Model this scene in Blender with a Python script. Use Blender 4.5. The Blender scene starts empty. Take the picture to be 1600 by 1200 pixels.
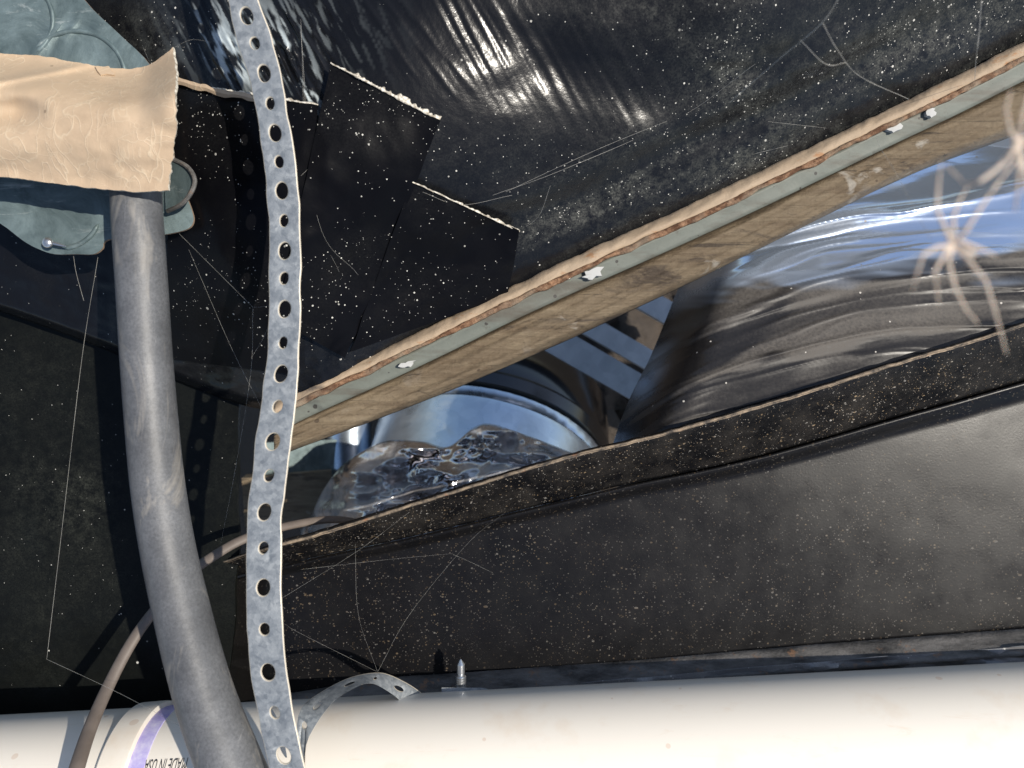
import bpy, bmesh, math, random
import numpy as np
from mathutils import Vector, Matrix

random.seed(7)
rng = np.random.RandomState(11)
C = bpy.context.scene.collection
scene = bpy.context.scene

# ------------------------------------------------------------------ camera, sky, sun, exposure
CAM_H = 1.25                       # the camera looks straight down from 1.25 m above the soil
F = 1186.0                         # focal length in photograph pixels
cam = bpy.data.cameras.new("camera")
cam.lens = 36.0 * F / 1600.0
cam.sensor_width = 36.0
cam.clip_start = 0.01
cam.clip_end = 500
cam.dof.use_dof = True
cam.dof.focus_distance = 0.44
cam.dof.aperture_fstop = cam.lens / 2.6
cam_ob = bpy.data.objects.new("camera", cam)
cam_ob.location = (0, 0, CAM_H)
C.objects.link(cam_ob)
scene.camera = cam_ob

SUN = Vector((0.65, 0.09, 1.0)).normalized()     # towards the sun
elev = math.asin(SUN.z)
azim = math.atan2(SUN.x, SUN.y)
world = bpy.data.worlds.new("World")
scene.world = world
world.use_nodes = True
wn = world.node_tree.nodes
sky = wn.new("ShaderNodeTexSky")
sky.sky_type = 'NISHITA'
sky.sun_disc = False
sky.sun_elevation = elev
sky.sun_rotation = azim
wn["Background"].inputs[1].default_value = 0.11
world.node_tree.links.new(sky.outputs[0], wn["Background"].inputs[0])

sl = bpy.data.lights.new("sun", 'SUN')
sl.energy = 4.4
sl.angle = math.radians(0.5)
sl.color = (1.0, 0.935, 0.83)
sun_ob = bpy.data.objects.new("sun", sl)
sun_ob.rotation_euler = (-SUN).to_track_quat('-Z', 'Y').to_euler()
C.objects.link(sun_ob)

scene.view_settings.view_transform = 'Standard'
scene.view_settings.look = 'None'
scene.view_settings.exposure = 0.25
scene.view_settings.gamma = 1
scene.view_settings.use_curve_mapping = False


# ------------------------------------------------------------------ helpers
def P(u, v, d):
    """A point at depth d below the camera, on the sight line of photograph pixel (u, v)."""
    return Vector(((u - 800.0) / F * d, -(v - 600.0) / F * d, CAM_H - d))


def PA(u, v, d):
    u, v, d = np.broadcast_arrays(np.asarray(u, float), np.asarray(v, float), np.asarray(d, float))
    return np.stack([(u - 800.0) / F * d, -(v - 600.0) / F * d, CAM_H - d], -1)


def tag(o, label=None, cat=None, group=None, kind=None):
    if label: o["label"] = label
    if cat: o["category"] = cat
    if group: o["group"] = group
    if kind: o["kind"] = kind
    return o


def empty(name, loc):
    o = bpy.data.objects.new(name, None)
    o.location = loc
    o.empty_display_size = 0.02
    C.objects.link(o)
    return o


def world_loc(o):
    v = Vector(o.location)
    p = o.parent
    while p:
        v = v + Vector(p.location); p = p.parent
    return v


def mesh_obj(name, verts, faces, mats, parent=None, smooth=True, sharp=40, origin=None, mat_ids=None):
    """verts are world coordinates; the object's origin is put at their middle."""
    V = np.array([tuple(v) for v in verts], float) if not isinstance(verts, np.ndarray) else verts.reshape(-1, 3)
    if origin is None:
        origin = (V.min(0) + V.max(0)) / 2
    origin = np.array(origin, float)
    me = bpy.data.meshes.new(name)
    me.from_pydata((V - origin).tolist(), [], faces if isinstance(faces, list) else faces.tolist())
    for m in (mats if isinstance(mats, (list, tuple)) else [mats]):
        me.materials.append(m)
    if mat_ids is not None:
        me.polygons.foreach_set("material_index", np.asarray(mat_ids, np.int32))
    me.validate()
    bm = bmesh.new(); bm.from_mesh(me)
    bmesh.ops.recalc_face_normals(bm, faces=bm.faces)
    bm.to_mesh(me); bm.free()
    if smooth:
        me.polygons.foreach_set("use_smooth", np.ones(len(me.polygons), bool))
        if sharp: me.set_sharp_from_angle(angle=math.radians(sharp))
    me.update()
    o = bpy.data.objects.new(name, me)
    C.objects.link(o)
    loc = Vector(origin)
    if parent is not None:
        o.parent = parent
        loc = loc - world_loc(parent)
    o.location = loc
    return o


def sheet(name, pts, mats, parent=None, thick=0.001, sharp=40, edge_mat=None, nrm=None):
    """A grid of world points (n, m, 3) made into a closed sheet of the given thickness (away from the camera)."""
    n, m = pts.shape[:2]
    if nrm is None:
        du = np.gradient(pts, axis=0); dv = np.gradient(pts, axis=1)
        nr = np.cross(du, dv)
        nr /= np.linalg.norm(nr, axis=-1, keepdims=True) + 1e-12
        s = np.sign((nr[..., 2]).mean()) or 1
        nr = nr * s
    else:
        nr = nrm
    back = pts - nr * thick
    V = np.concatenate([pts.reshape(-1, 3), back.reshape(-1, 3)])
    idx = np.arange(n * m).reshape(n, m)
    a, b, c, d = idx[:-1, :-1].ravel(), idx[1:, :-1].ravel(), idx[1:, 1:].ravel(), idx[:-1, 1:].ravel()
    front = np.stack([a, b, c, d], 1)
    bk = np.stack([d, c, b, a], 1) + n * m
    loop = np.concatenate([idx[:, 0], idx[-1, 1:], idx[-2::-1, -1], idx[0, -2:0:-1]])
    nx = np.roll(loop, -1)
    rim = np.stack([loop, nx, nx + n * m, loop + n * m], 1)
    faces = np.concatenate([front, bk, rim])
    ids = np.zeros(len(faces), int)
    if edge_mat is not None:
        mats = [mats, edge_mat]
        ids[-len(rim):] = 1
    return mesh_obj(name, V, faces, mats, parent, sharp=sharp, mat_ids=ids)


def catmull(pts, per=10):
    p = np.array(pts, float)
    p = np.vstack([2 * p[0] - p[1], p, 2 * p[-1] - p[-2]])
    out = []
    for i in range(1, len(p) - 2):
        for k in range(per):
            t = k / per
            a, b, c, d = p[i - 1], p[i], p[i + 1], p[i + 2]
            out.append(0.5 * (2 * b + (c - a) * t + (2 * a - 5 * b + 4 * c - d) * t * t + (3 * b - a - 3 * c + d) * t ** 3))
    out.append(p[-2])
    return np.array(out)


def tube_geo(pts, rad, ns=16, flat=1.0, flat_axis=None, cap=True):
    """pts (n,3) world, rad scalar or (n,). Returns verts, faces."""
    p = np.array(pts, float); n = len(p)
    r = np.broadcast_to(np.asarray(rad, float), (n,))
    t = np.gradient(p, axis=0); t /= np.linalg.norm(t, axis=1, keepdims=True) + 1e-12
    ref = np.array([0.0, 0.0, 1.0])
    if abs(t[0] @ ref) > 0.9: ref = np.array([1.0, 0, 0])
    V = []
    nprev = None
    for i in range(n):
        a = ref - t[i] * (ref @ t[i]) if nprev is None else nprev - t[i] * (nprev @ t[i])
        a /= np.linalg.norm(a); nprev = a
        b = np.cross(t[i], a)
        for k in range(ns):
            w = 2 * math.pi * k / ns
            V.append(p[i] + r[i] * (math.cos(w) * a * flat + math.sin(w) * b))
    Fc = []
    for i in range(n - 1):
        for k in range(ns):
            k2 = (k + 1) % ns
            Fc.append([i * ns + k, i * ns + k2, (i + 1) * ns + k2, (i + 1) * ns + k])
    if cap:
        Fc.append(list(range(ns))[::-1])
        Fc.append([(n - 1) * ns + k for k in range(ns)])
    return V, Fc


class MB:
    def __init__(s): s.V = []; s.F = []; s.M = []
    def add(s, V, Fc, m=0):
        o = len(s.V)
        s.V += [tuple(v) for v in V]
        s.F += [[i + o for i in f] for f in Fc]
        s.M += [m] * len(Fc)
    def tube(s, pts, rad, ns=8, m=0, flat=1.0): s.add(*tube_geo(pts, rad, ns, flat), m=m)
    def ball(s, c, rx, ry=None, rz=None, nu=12, nv=8, m=0, rot=None):
        ry = ry or rx; rz = rz or rx
        V = []; Fc = []
        for j in range(nv + 1):
            th = math.pi * j / nv
            for i in range(nu):
                ph = 2 * math.pi * i / nu
                q = Vector((rx * math.sin(th) * math.cos(ph), ry * math.sin(th) * math.sin(ph), rz * math.cos(th)))
                if rot: q = rot @ q
                V.append(Vector(c) + q)
        for j in range(nv):
            for i in range(nu):
                i2 = (i + 1) % nu
                Fc.append([j * nu + i, j * nu + i2, (j + 1) * nu + i2, (j + 1) * nu + i])
        s.add(V, Fc, m)
    def build(s, name, mats, parent=None, sharp=40):
        return mesh_obj(name, s.V, s.F, mats, parent, sharp=sharp, mat_ids=s.M)


def set_attr(o, name, arr):
    """dust cover or painted sheen per vertex of a sheet (front and back alike)"""
    a = o.data.attributes.new(name, 'FLOAT', 'POINT')
    a.data.foreach_set('value', np.clip(np.concatenate([arr.ravel(), arr.ravel()]), 0, 1).astype(np.float32))


# numpy value noise
_perm = rng.rand(512, 512)
def vnoise(x, y, seed=0):
    x = np.asarray(x, float) + seed * 37.7; y = np.asarray(y, float) + seed * 91.3
    xi = np.floor(x).astype(int); yi = np.floor(y).astype(int)
    fx = x - xi; fy = y - yi
    fx = fx * fx * (3 - 2 * fx); fy = fy * fy * (3 - 2 * fy)
    g = lambda a, b: _perm[a % 512, b % 512]
    return ((g(xi, yi) * (1 - fx) + g(xi + 1, yi) * fx) * (1 - fy) + (g(xi, yi + 1) * (1 - fx) + g(xi + 1, yi + 1) * fx) * fy) * 2 - 1
def fbm(x, y, o=4, seed=0, gain=0.5):
    s = 0; a = 1; f = 1
    for i in range(o):
        s = s + a * vnoise(x * f, y * f, seed + i * 3); a *= gain; f *= 2.03
    return s
def ridged(x, y, o=3, seed=0):
    s = 0; a = 1; f = 1
    for i in range(o):
        s = s + a * (1 - np.abs(vnoise(x * f, y * f, seed + i * 5)) * 2); a *= 0.5; f *= 2.1
    return s
def sstep(a, b, x):
    t = np.clip((x - a) / (b - a), 0, 1)
    return t * t * (3 - 2 * t)
def interp(tab, x):
    t = np.array(tab, float)
    return np.interp(x, t[:, 0], t[:, 1])
def sinterp(tab, x):
    """smooth interpolation through a table (x ascending)"""
    t = np.array(tab, float)
    c = catmull(t, 12)
    o = np.argsort(c[:, 0])
    return np.interp(x, c[o, 0], c[o, 1])


# ------------------------------------------------------------------ materials
class NT:
    def __init__(s, name):
        s.m = bpy.data.materials.new(name); s.m.use_nodes = True
        s.t = s.m.node_tree; s.n = s.t.nodes; s.l = s.t.links
        s.b = s.n["Principled BSDF"]
        s.co = s.n.new("ShaderNodeTexCoord").outputs["Object"]
    def link(s, a, b): s.l.new(a, b)
    def val(s, sock, v):
        if hasattr(v, "is_linked") or isinstance(v, bpy.types.NodeSocket): s.l.new(v, sock)
        else: sock.default_value = v if not isinstance(v, tuple) else (v + (1,) if len(v) == 3 and sock.type == 'RGBA' else v)
    def map(s, scale=(1, 1, 1), rot=(0, 0, 0)):
        n = s.n.new("ShaderNodeMapping"); n.inputs["Scale"].default_value = scale; n.inputs["Rotation"].default_value = rot
        s.link(s.co, n.inputs["Vector"]); return n.outputs[0]
    def noise(s, scale, detail=4, rough=0.55, vec=None, dist=0.0):
        n = s.n.new("ShaderNodeTexNoise"); n.inputs["Scale"].default_value = scale; n.inputs["Detail"].default_value = detail
        n.inputs["Roughness"].default_value = rough; n.inputs["Distortion"].default_value = dist
        s.link(vec or s.co, n.inputs["Vector"]); return n.outputs[0]
    def voro(s, scale, feature='F1', vec=None, out="Distance", rnd=1.0):
        n = s.n.new("ShaderNodeTexVoronoi"); n.feature = feature; n.inputs["Scale"].default_value = scale
        n.inputs["Randomness"].default_value = rnd
        s.link(vec or s.co, n.inputs["Vector"]); return n.outputs[out]
    def ramp(s, fac, stops):
        n = s.n.new("ShaderNodeValToRGB"); e = n.color_ramp.elements
        while len(e) < len(stops): e.new(0.5)
        for el, (p, c) in zip(e, stops):
            el.position = p; el.color = (c, c, c, 1) if isinstance(c, (int, float)) else tuple(c) + (1,)
        s.link(fac, n.inputs[0]); return n.outputs[0]
    def math(s, op, a, b=None):
        n = s.n.new("ShaderNodeMath"); n.operation = op
        s.val(n.inputs[0], a)
        if b is not None: s.val(n.inputs[1], b)
        return n.outputs[0]
    def mix(s, fac, a, b):
        n = s.n.new("ShaderNodeMix"); n.data_type = 'RGBA'
        s.val(n.inputs[0], fac); s.val(n.inputs[6], a); s.val(n.inputs[7], b)
        return n.outputs[2]
    def attr(s, name):
        n = s.n.new("ShaderNodeAttribute"); n.attribute_name = name; return n.outputs["Fac"]
    def dots(s, scale, thr, vec=None, chance=0.5):
        """dust specks: small round dots in a random share of the cells of a Voronoi grid"""
        n = s.n.new("ShaderNodeTexVoronoi"); n.inputs["Scale"].default_value = scale
        s.link(vec or s.co, n.inputs["Vector"])
        sep = s.n.new("ShaderNodeSeparateColor"); s.link(n.outputs["Color"], sep.inputs[0])
        r = s.math('MULTIPLY', s.math('POWER', sep.outputs[0], 3.0), thr)
        on = s.math('LESS_THAN', n.outputs["Distance"], r)
        keep = s.math('LESS_THAN', sep.outputs[1], chance)
        return s.math('MULTIPLY', on, keep)
    def bump(s, h, strength=0.3, dist=0.001):
        n = s.n.new("ShaderNodeBump"); n.inputs["Strength"].default_value = strength; n.inputs["Distance"].default_value = dist
        s.link(h, n.inputs["Height"]); s.link(n.outputs[0], s.b.inputs["Normal"]); return n
    def set(s, color=None, rough=None, metal=None, ior=None, spec=None, coat=None):
        for k, v in (("Base Color", color), ("Roughness", rough), ("Metallic", metal), ("IOR", ior), ("Specular IOR Level", spec), ("Coat Weight", coat)):
            if v is not None: s.val(s.b.inputs[k], v)
        return s.m


def film_mat(name, base=(0.008, 0.009, 0.013), dust=(0.20, 0.20, 0.18), rough=0.22, ior=1.5, dust_amt=0.35, speck=0.5, dscale=18, bumpy=0.25, spec=0.5, attr=None):
    t = NT(name)
    haze = t.ramp(t.noise(dscale, 6, 0.62), [(0.46, 0.0), (0.78, dust_amt)])
    fine = t.ramp(t.noise(900, 3, 0.7), [(0.35, 0.1), (0.68, 1.0)])
    haze = t.math('MULTIPLY', haze, fine)
    clus = t.ramp(t.noise(14, 3, 0.6), [(0.40, 0.05), (0.68, 1.0)])
    if attr:
        at = t.attr(attr)
        haze = t.math('ADD', t.math('MULTIPLY', haze, 0.5), t.math('MULTIPLY', t.math('MULTIPLY', at, fine), t.ramp(t.noise(160, 6, 0.75), [(0.38, 0.0), (0.68, 0.9)])))
        clus = t.math('MULTIPLY', t.math('ADD', 0.12, at), clus)
        clus = t.math('ADD', clus, t.math('MULTIPLY', at, 0.35))
    # specks of very different sizes: each grid of cells keeps only a share of them
    wht = t.attr('whitened_glint') if attr == 'dust' else None
    d = 0.0
    for sc, th, ch in ((330, 0.27, speck), (700, 0.40, speck), (1300, 0.45, speck), (120, 0.13, speck * 0.35)):
        n = t.n.new("ShaderNodeTexVoronoi"); n.inputs["Scale"].default_value = sc
        t.link(t.co, n.inputs["Vector"])
        sep = t.n.new("ShaderNodeSeparateColor"); t.link(n.outputs["Color"], sep.inputs[0])
        r = t.math('MULTIPLY', t.math('POWER', sep.outputs[0], 4.0), th)
        on = t.math('LESS_THAN', n.outputs["Distance"], r)
        keep = t.math('LESS_THAN', sep.outputs[1], t.math('MULTIPLY', clus, ch))
        k = t.math('MULTIPLY', t.math('MULTIPLY', on, keep), t.math('ADD', 0.35, t.math('MULTIPLY', sep.outputs[2], 0.65)))
        d = t.math('MAXIMUM', d, k)
    l = t.voro(60, vec=t.map((1, 6, 1), (0, 0, 0.6)), out="Distance")
    lint = t.math('MULTIPLY', t.math('LESS_THAN', l, 0.028), 0.3)
    c = t.mix(haze, base, dust)
    c = t.mix(lint, c, (0.35, 0.34, 0.3))
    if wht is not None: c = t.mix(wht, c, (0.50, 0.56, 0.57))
    c = t.mix(d, c, (0.62, 0.60, 0.54))
    r = t.math('ADD', t.math('MULTIPLY', haze, 0.9), rough)
    r = t.math('ADD', r, t.math('MULTIPLY', d, 0.4))
    t.bump(t.noise(140, 5, 0.6), bumpy, 0.0012)
    return t.set(c, r, 0.0, ior, spec)


M = {}
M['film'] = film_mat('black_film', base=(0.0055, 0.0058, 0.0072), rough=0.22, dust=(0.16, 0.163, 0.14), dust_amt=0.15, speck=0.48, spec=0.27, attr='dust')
M['tape'] = film_mat('black_tape', base=(0.003, 0.003, 0.004), rough=0.34, dust_amt=0.05, speck=0.22, bumpy=0.15, spec=0.10)
M['panel'] = film_mat('black_panel', base=(0.0042, 0.0048, 0.0046), dust=(0.075, 0.08, 0.062), rough=0.33, dust_amt=0.25, speck=0.10, dscale=9, bumpy=0.2, spec=0.14, attr='dust')
M['_unused'] = film_mat('duct_film', base=(0.012, 0.013, 0.018), dust=(0.30, 0.27, 0.22), rough=0.16, ior=1.9, dust_amt=0.75, speck=0.25, dscale=11, bumpy=0.35)
M['dust_film'] = film_mat('dusty_film', base=(0.15, 0.15, 0.155), dust=(0.42, 0.42, 0.41), rough=0.3, dust_amt=0.9, speck=0.4, dscale=16)

t = NT('duct_wrap')
at = t.attr('dust')
fine = t.ramp(t.noise(500, 4, 0.7), [(0.3, 0.45), (0.7, 1.0)])
dz = t.math('MULTIPLY', at, fine)
sky_sheen = t.attr('sky_sheen')
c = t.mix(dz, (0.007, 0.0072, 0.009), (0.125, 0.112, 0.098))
c = t.mix(sky_sheen, c, (0.52, 0.62, 0.78))  # blue sky reflection painted as pale metallic colour onto the black plastic
c = t.mix(t.dots(260, 0.22, chance=0.15), c, (0.5, 0.47, 0.42))
t.bump(t.noise(60, 4, 0.55, vec=t.map((0.4, 1.4, 1), (0, 0, -0.3))), 0.12, 0.002)
M['duct_film'] = t.set(c, t.math('ADD', t.math('MULTIPLY', dz, 0.6), 0.18), t.math('MULTIPLY', sky_sheen, 0.85), 1.45, 0.35)

def m_steel_black(name, fleck=1.0, ochre=(0.42, 0.30, 0.17), haze_amt=0.10, bmp=0.35):
    t = NT(name)
    fl = t.dots(520, 0.34, chance=0.55, vec=t.map((0.7, 1, 1)))
    fl2 = t.dots(210, 0.17, chance=0.22, vec=t.map((0.5, 1, 1), (0, 0, 0.3)))
    fl3 = t.dots(1000, 0.42, chance=0.7)
    m = t.ramp(t.noise(22, 4, 0.6), [(0.35, 0.25), (0.65, 1.0)])
    f = t.math('MULTIPLY', t.math('MAXIMUM', t.math('MAXIMUM', fl, fl2), fl3), t.math('MULTIPLY', m, 0.55 * fleck))
    hz = t.ramp(t.noise(35, 8, 0.75), [(0.42, 0.0), (0.8, haze_amt)])
    c = t.mix(hz, (0.005, 0.005, 0.0058), (0.17, 0.15, 0.125))
    n2 = t.noise(300, 2, 0.5)
    c = t.mix(f, c, t.mix(t.ramp(n2, [(0.42, 0), (0.58, 1)]), ochre, (0.5, 0.47, 0.42)))
    t.bump(t.noise(700, 4, 0.7), bmp, 0.0006)
    return t.set(c, t.math('ADD', t.math('MULTIPLY', f, 0.4), t.ramp(t.noise(60, 5, 0.6), [(0.3, 0.26), (0.75, 0.40)])), 0.0, 1.5, 0.20)
M['steel'] = m_steel_black('black_steel', 0.40, haze_amt=0.03, bmp=0.09)
M['steel_flange'] = m_steel_black('black_steel_dusty', 1.3, haze_amt=0.24)
t = NT('lip_dust')
c = t.mix(t.ramp(t.noise(130, 6, 0.7), [(0.38, 0), (0.62, 1)]), (0.05, 0.042, 0.035), (0.33, 0.25, 0.17))
c = t.mix(t.ramp(t.noise(60, 4, 0.6), [(0.6, 0), (0.68, 0.8)]), c, (0.30, 0.13, 0.06))
t.bump(t.noise(400, 4, 0.7), 0.5, 0.001)
M['lip'] = t.set(c, 0.7)

t = NT('grey_dusty_steel')
c = t.mix(t.ramp(t.noise(60, 7, 0.72, vec=t.map((0.4, 1.4, 1))), [(0.36, 0), (0.62, 1)]), (0.03, 0.028, 0.026), (0.16, 0.15, 0.14))
c = t.mix(t.ramp(t.noise(90, 5, 0.7), [(0.60, 0), (0.68, 0.8)]), c, (0.22, 0.12, 0.065))
t.bump(t.noise(400, 4, 0.7), 0.5, 0.001)
M['lip_grey'] = t.set(c, 0.55)
def m_galv(name, base=(0.42, 0.47, 0.50), dark=(0.22, 0.26, 0.29), rough=0.42, metal=0.75, scale=90, spangle=0.25):
    t = NT(name)
    v = t.voro(scale * 2.2, out="Color", vec=t.map((1, 1, 1)))
    s = t.n.new("ShaderNodeSeparateColor"); t.link(v, s.inputs[0])
    n1 = t.noise(scale, 6, 0.65, dist=0.6)
    f = t.math('ADD', t.math('MULTIPLY', s.outputs[0], spangle), t.math('MULTIPLY', n1, 1.05 - spangle))
    c = t.mix(t.ramp(f, [(0.3, 0), (0.75, 1)]), dark, base)
    wh = t.ramp(t.noise(scale * 0.4, 8, 0.7, dist=1.0), [(0.58, 0), (0.75, 0.55)])
    c = t.mix(wh, c, (0.62, 0.64, 0.63))
    r = t.math('ADD', t.math('MULTIPLY', n1, 0.25), rough - 0.1)
    t.bump(t.noise(scale * 5, 5, 0.65), 0.25, 0.0006)
    return t.set(c, r, t.math('SUBTRACT', metal, t.math('MULTIPLY', wh, 0.5)))
M['strap'] = m_galv('strap_zinc', (0.36, 0.38, 0.39), (0.185, 0.205, 0.225), 0.5, 0.45, 230)
M['strap_edge'] = NT('strap_edge').set((0.62, 0.55, 0.44), 0.45, 0.3)
M['plate'] = m_galv('plate_zinc', (0.20, 0.265, 0.275), (0.055, 0.085, 0.09), 0.48, 0.40, 45, 0.06)
t = NT('plate_mottled')
n1 = t.noise(38, 8, 0.7, dist=0.8)
c = t.mix(t.ramp(n1, [(0.30, 0), (0.70, 1)]), (0.050, 0.075, 0.078), (0.20, 0.26, 0.265))
sc_ = t.ramp(t.noise(60, 7, 0.75, vec=t.map((0.5, 2.4, 1), (0, 0, 0.5)), dist=0.6), [(0.58, 0), (0.72, 0.8)])
c = t.mix(sc_, c, (0.46, 0.50, 0.48))
c = t.mix(t.ramp(t.noise(25, 6, 0.7), [(0.60, 0), (0.74, 0.6)]), c, (0.035, 0.045, 0.045))
t.bump(t.noise(200, 6, 0.7), 0.3, 0.0008)
M['plate'] = t.set(c, 0.5, 0.35)
M['plate_edge'] = NT('plate_edge').set((0.34, 0.24, 0.17), 0.6, 0.2)
M['galv'] = m_galv('duct_zinc', (0.66, 0.74, 0.83), (0.50, 0.58, 0.67), 0.28, 0.9, 40)
M['channel'] = m_galv('channel_zinc', (0.60, 0.65, 0.70), (0.45, 0.50, 0.55), 0.45, 0.35, 40)
M['screw'] = NT('bright_zinc').set((0.62, 0.63, 0.64), 0.28, 0.9)

t = NT('tan_strip')
cr = t.voro(75, 'DISTANCE_TO_EDGE', vec=t.map((0.75, 1.35, 1), (0, 0, 0.15)))
wob = t.n.new("ShaderNodeVectorMath"); wob.operation = 'ADD'
nz = t.n.new("ShaderNodeTexNoise"); nz.inputs["Scale"].default_value = 60; t.link(t.co, nz.inputs["Vector"])
vm = t.n.new("ShaderNodeVectorMath"); vm.operation = 'SCALE'; vm.inputs["Scale"].default_value = 0.022
t.link(nz.outputs["Color"], vm.inputs[0]); t.link(t.map((0.75, 1.35, 1), (0, 0, 0.15)), wob.inputs[0]); t.link(vm.outputs[0], wob.inputs[1])
cr = t.voro(95, 'DISTANCE_TO_EDGE', vec=wob.outputs[0])
def crack(rot, sx, sc, w):
    n_ = t.noise(sc, 2.5, 0.5, vec=t.map((1, sx, 1), (0, 0, rot)), dist=0.4)
    return t.ramp(t.math('ABSOLUTE', t.math('SUBTRACT', n_, 0.5)), [(0.0, 1.0), (w, 0.0)])
line = t.math('MULTIPLY', crack(0.1, 0.22, 62, 0.010), t.ramp(t.noise(34, 3, 0.6), [(0.40, 0.0), (0.58, 1.0)]))
line = t.math('MAXIMUM', line, t.math('MULTIPLY', crack(1.45, 0.20, 70, 0.010), t.ramp(t.noise(30, 3, 0.6, vec=t.map((1, 1, 1), (0, 0, 1))), [(0.42, 0.0), (0.60, 1.0)])))
line = t.math('MAXIMUM', line, t.math('MULTIPLY', crack(0.9, 0.3, 55, 0.008), t.ramp(t.noise(26, 3, 0.6, vec=t.map((1, 1, 1), (0, 0, 2))), [(0.46, 0.0), (0.64, 0.9)])))
cell = t.ramp(cr, [(0.0, 1.0), (0.040, 0.0)])
line = t.math('MAXIMUM', line, t.math('MULTIPLY', cell, t.ramp(t.noise(45, 4, 0.6, vec=t.map((1, 1, 1), (0, 0, 3))), [(0.45, 0.0), (0.6, 0.85)])))
c = t.mix(t.noise(22, 6, 0.6), (0.43, 0.312, 0.20), (0.51, 0.387, 0.265))
c = t.mix(t.ramp(t.noise(90, 6, 0.7), [(0.5, 0), (0.8, 0.35)]), c, (0.55, 0.38, 0.25))
c = t.mix(t.math('MULTIPLY', line, 0.5), c, (0.62, 0.52, 0.37))
c = t.mix(t.ramp(t.noise(28, 8, 0.75, dist=0.5), [(0.50, 0), (0.72, 0.55)]), c, (0.34, 0.24, 0.155))
c = t.mix(t.ramp(t.noise(160, 7, 0.75), [(0.58, 0), (0.72, 0.4)]), c, (0.30, 0.22, 0.15))
sp = t.dots(150, 0.2, chance=0.2)
c = t.mix(t.math('MULTIPLY', sp, 0.7), c, (0.2, 0.14, 0.09))
t.bump(t.math('ADD', t.math('MULTIPLY', line, 0.5), t.noise(160, 5, 0.6)), 0.3, 0.0010)
M['tan'] = t.set(c, 0.55)
t = NT('frayed_edge')
M['fray'] = t.set(t.mix(t.ramp(t.noise(500, 3, 0.6), [(0.4, 0), (0.6, 1)]), (0.30, 0.26, 0.2), (0.75, 0.70, 0.6)), 0.8)

t = NT('hose_rubber')
du = t.ramp(t.noise(30, 7, 0.68), [(0.30, 0.25), (0.75, 0.85)])
fi = t.ramp(t.noise(700, 3, 0.7), [(0.3, 0.5), (0.7, 1.0)])
c = t.mix(t.math('MULTIPLY', du, fi), (0.030, 0.031, 0.034), (0.20, 0.205, 0.215))
st = t.ramp(t.noise(26, 5, 0.7, vec=t.map((1, 0.35, 1), (0, 0, 0.25)), dist=0.8), [(0.58, 0), (0.72, 0.8)])
c = t.mix(st, c, (0.34, 0.31, 0.265))
scr = t.ramp(t.noise(40, 8, 0.75, vec=t.map((3.0, 0.25, 1), (0, 0, 0.2)), dist=0.5), [(0.62, 0), (0.70, 0.6)])
c = t.mix(scr, c, (0.30, 0.30, 0.30))
t.bump(t.noise(300, 5, 0.65), 0.2, 0.0008)
M['hose'] = t.set(c, t.ramp(t.noise(20, 4, 0.6), [(0.3, 0.42), (0.7, 0.6)]))
t = NT('cord_jacket')
M['cord'] = t.set(t.mix(t.noise(120, 5, 0.6), (0.085, 0.068, 0.056), (0.18, 0.147, 0.125)), 0.6)
t = NT('white_pvc')
st = t.ramp(t.noise(30, 5, 0.6), [(0.56, 0), (0.74, 0.45)])
st = t.math('MAXIMUM', st, t.ramp(t.noise(70, 7, 0.75, vec=t.map((0.5, 1, 1))), [(0.60, 0), (0.75, 0.35)]))
sf = t.ramp(t.noise(50, 8, 0.75, vec=t.map((0.25, 2.2, 1), (0, 0, 0.15)), dist=0.7), [(0.60, 0), (0.68, 0.4)])
st = t.math('MAXIMUM', st, sf)
c = t.mix(st, (0.80, 0.74, 0.65), (0.70, 0.56, 0.42))
c = t.mix(t.math('MULTIPLY', t.dots(80, 0.22, chance=0.25), 0.35), c, (0.55, 0.35, 0.22))
t.bump(t.noise(60, 3, 0.5), 0.05, 0.001)
M['pvc'] = t.set(c, 0.36)
t = NT('purple_primer')
M['primer'] = t.set(t.mix(t.ramp(t.noise(150, 5, 0.7), [(0.4, 0), (0.7, 1)]), (0.42, 0.36, 0.70), (0.66, 0.62, 0.80)), 0.45)
M['ink'] = NT('black_ink').set((0.03, 0.03, 0.035), 0.6)

t = NT('old_wood')
g = t.math('ADD', t.math('MULTIPLY', t.noise(120, 8, 0.72, vec=t.map((0.09, 1.7, 1), (0, 0, -0.44)), dist=0.6), 0.6), t.math('MULTIPLY', t.noise(24, 6, 0.7, vec=t.map((0.4, 1.3, 1), (0, 0, -0.44)), dist=0.5), 0.4))
c = t.ramp(g, [(0.30, (0.045, 0.030, 0.018)), (0.42, (0.12, 0.085, 0.050)), (0.58, (0.19, 0.145, 0.090)), (0.8, (0.28, 0.225, 0.155))])
c = t.mix(t.ramp(t.noise(28, 5, 0.65), [(0.6, 0), (0.78, 0.5)]), c, (0.30, 0.27, 0.225))
c = t.mix(t.ramp(t.noise(38, 6, 0.7, vec=t.map((0.35, 1.3, 1), (0, 0, -0.44)), dist=1.0), [(0.54, 0), (0.64, 0.9)]), c, (0.05, 0.035, 0.023))
c = t.mix(t.ramp(t.noise(46, 5, 0.6, vec=t.map((0.6, 1.2, 1), (0, 0, -0.44)), dist=0.8), [(0.64, 0), (0.71, 0.7)]), c, (0.36, 0.33, 0.28))
c = t.mix(t.math('MULTIPLY', t.dots(130, 0.25, chance=0.3), 0.8), c, (0.06, 0.04, 0.025))
spl = t.ramp(t.noise(160, 4, 0.6, vec=t.map((0.05, 1.8, 1), (0, 0, -0.44)), dist=0.3), [(0.62, 0), (0.66, 1)])
c = t.mix(t.math('MULTIPLY', spl, 0.75), c, (0.035, 0.025, 0.017))
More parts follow.
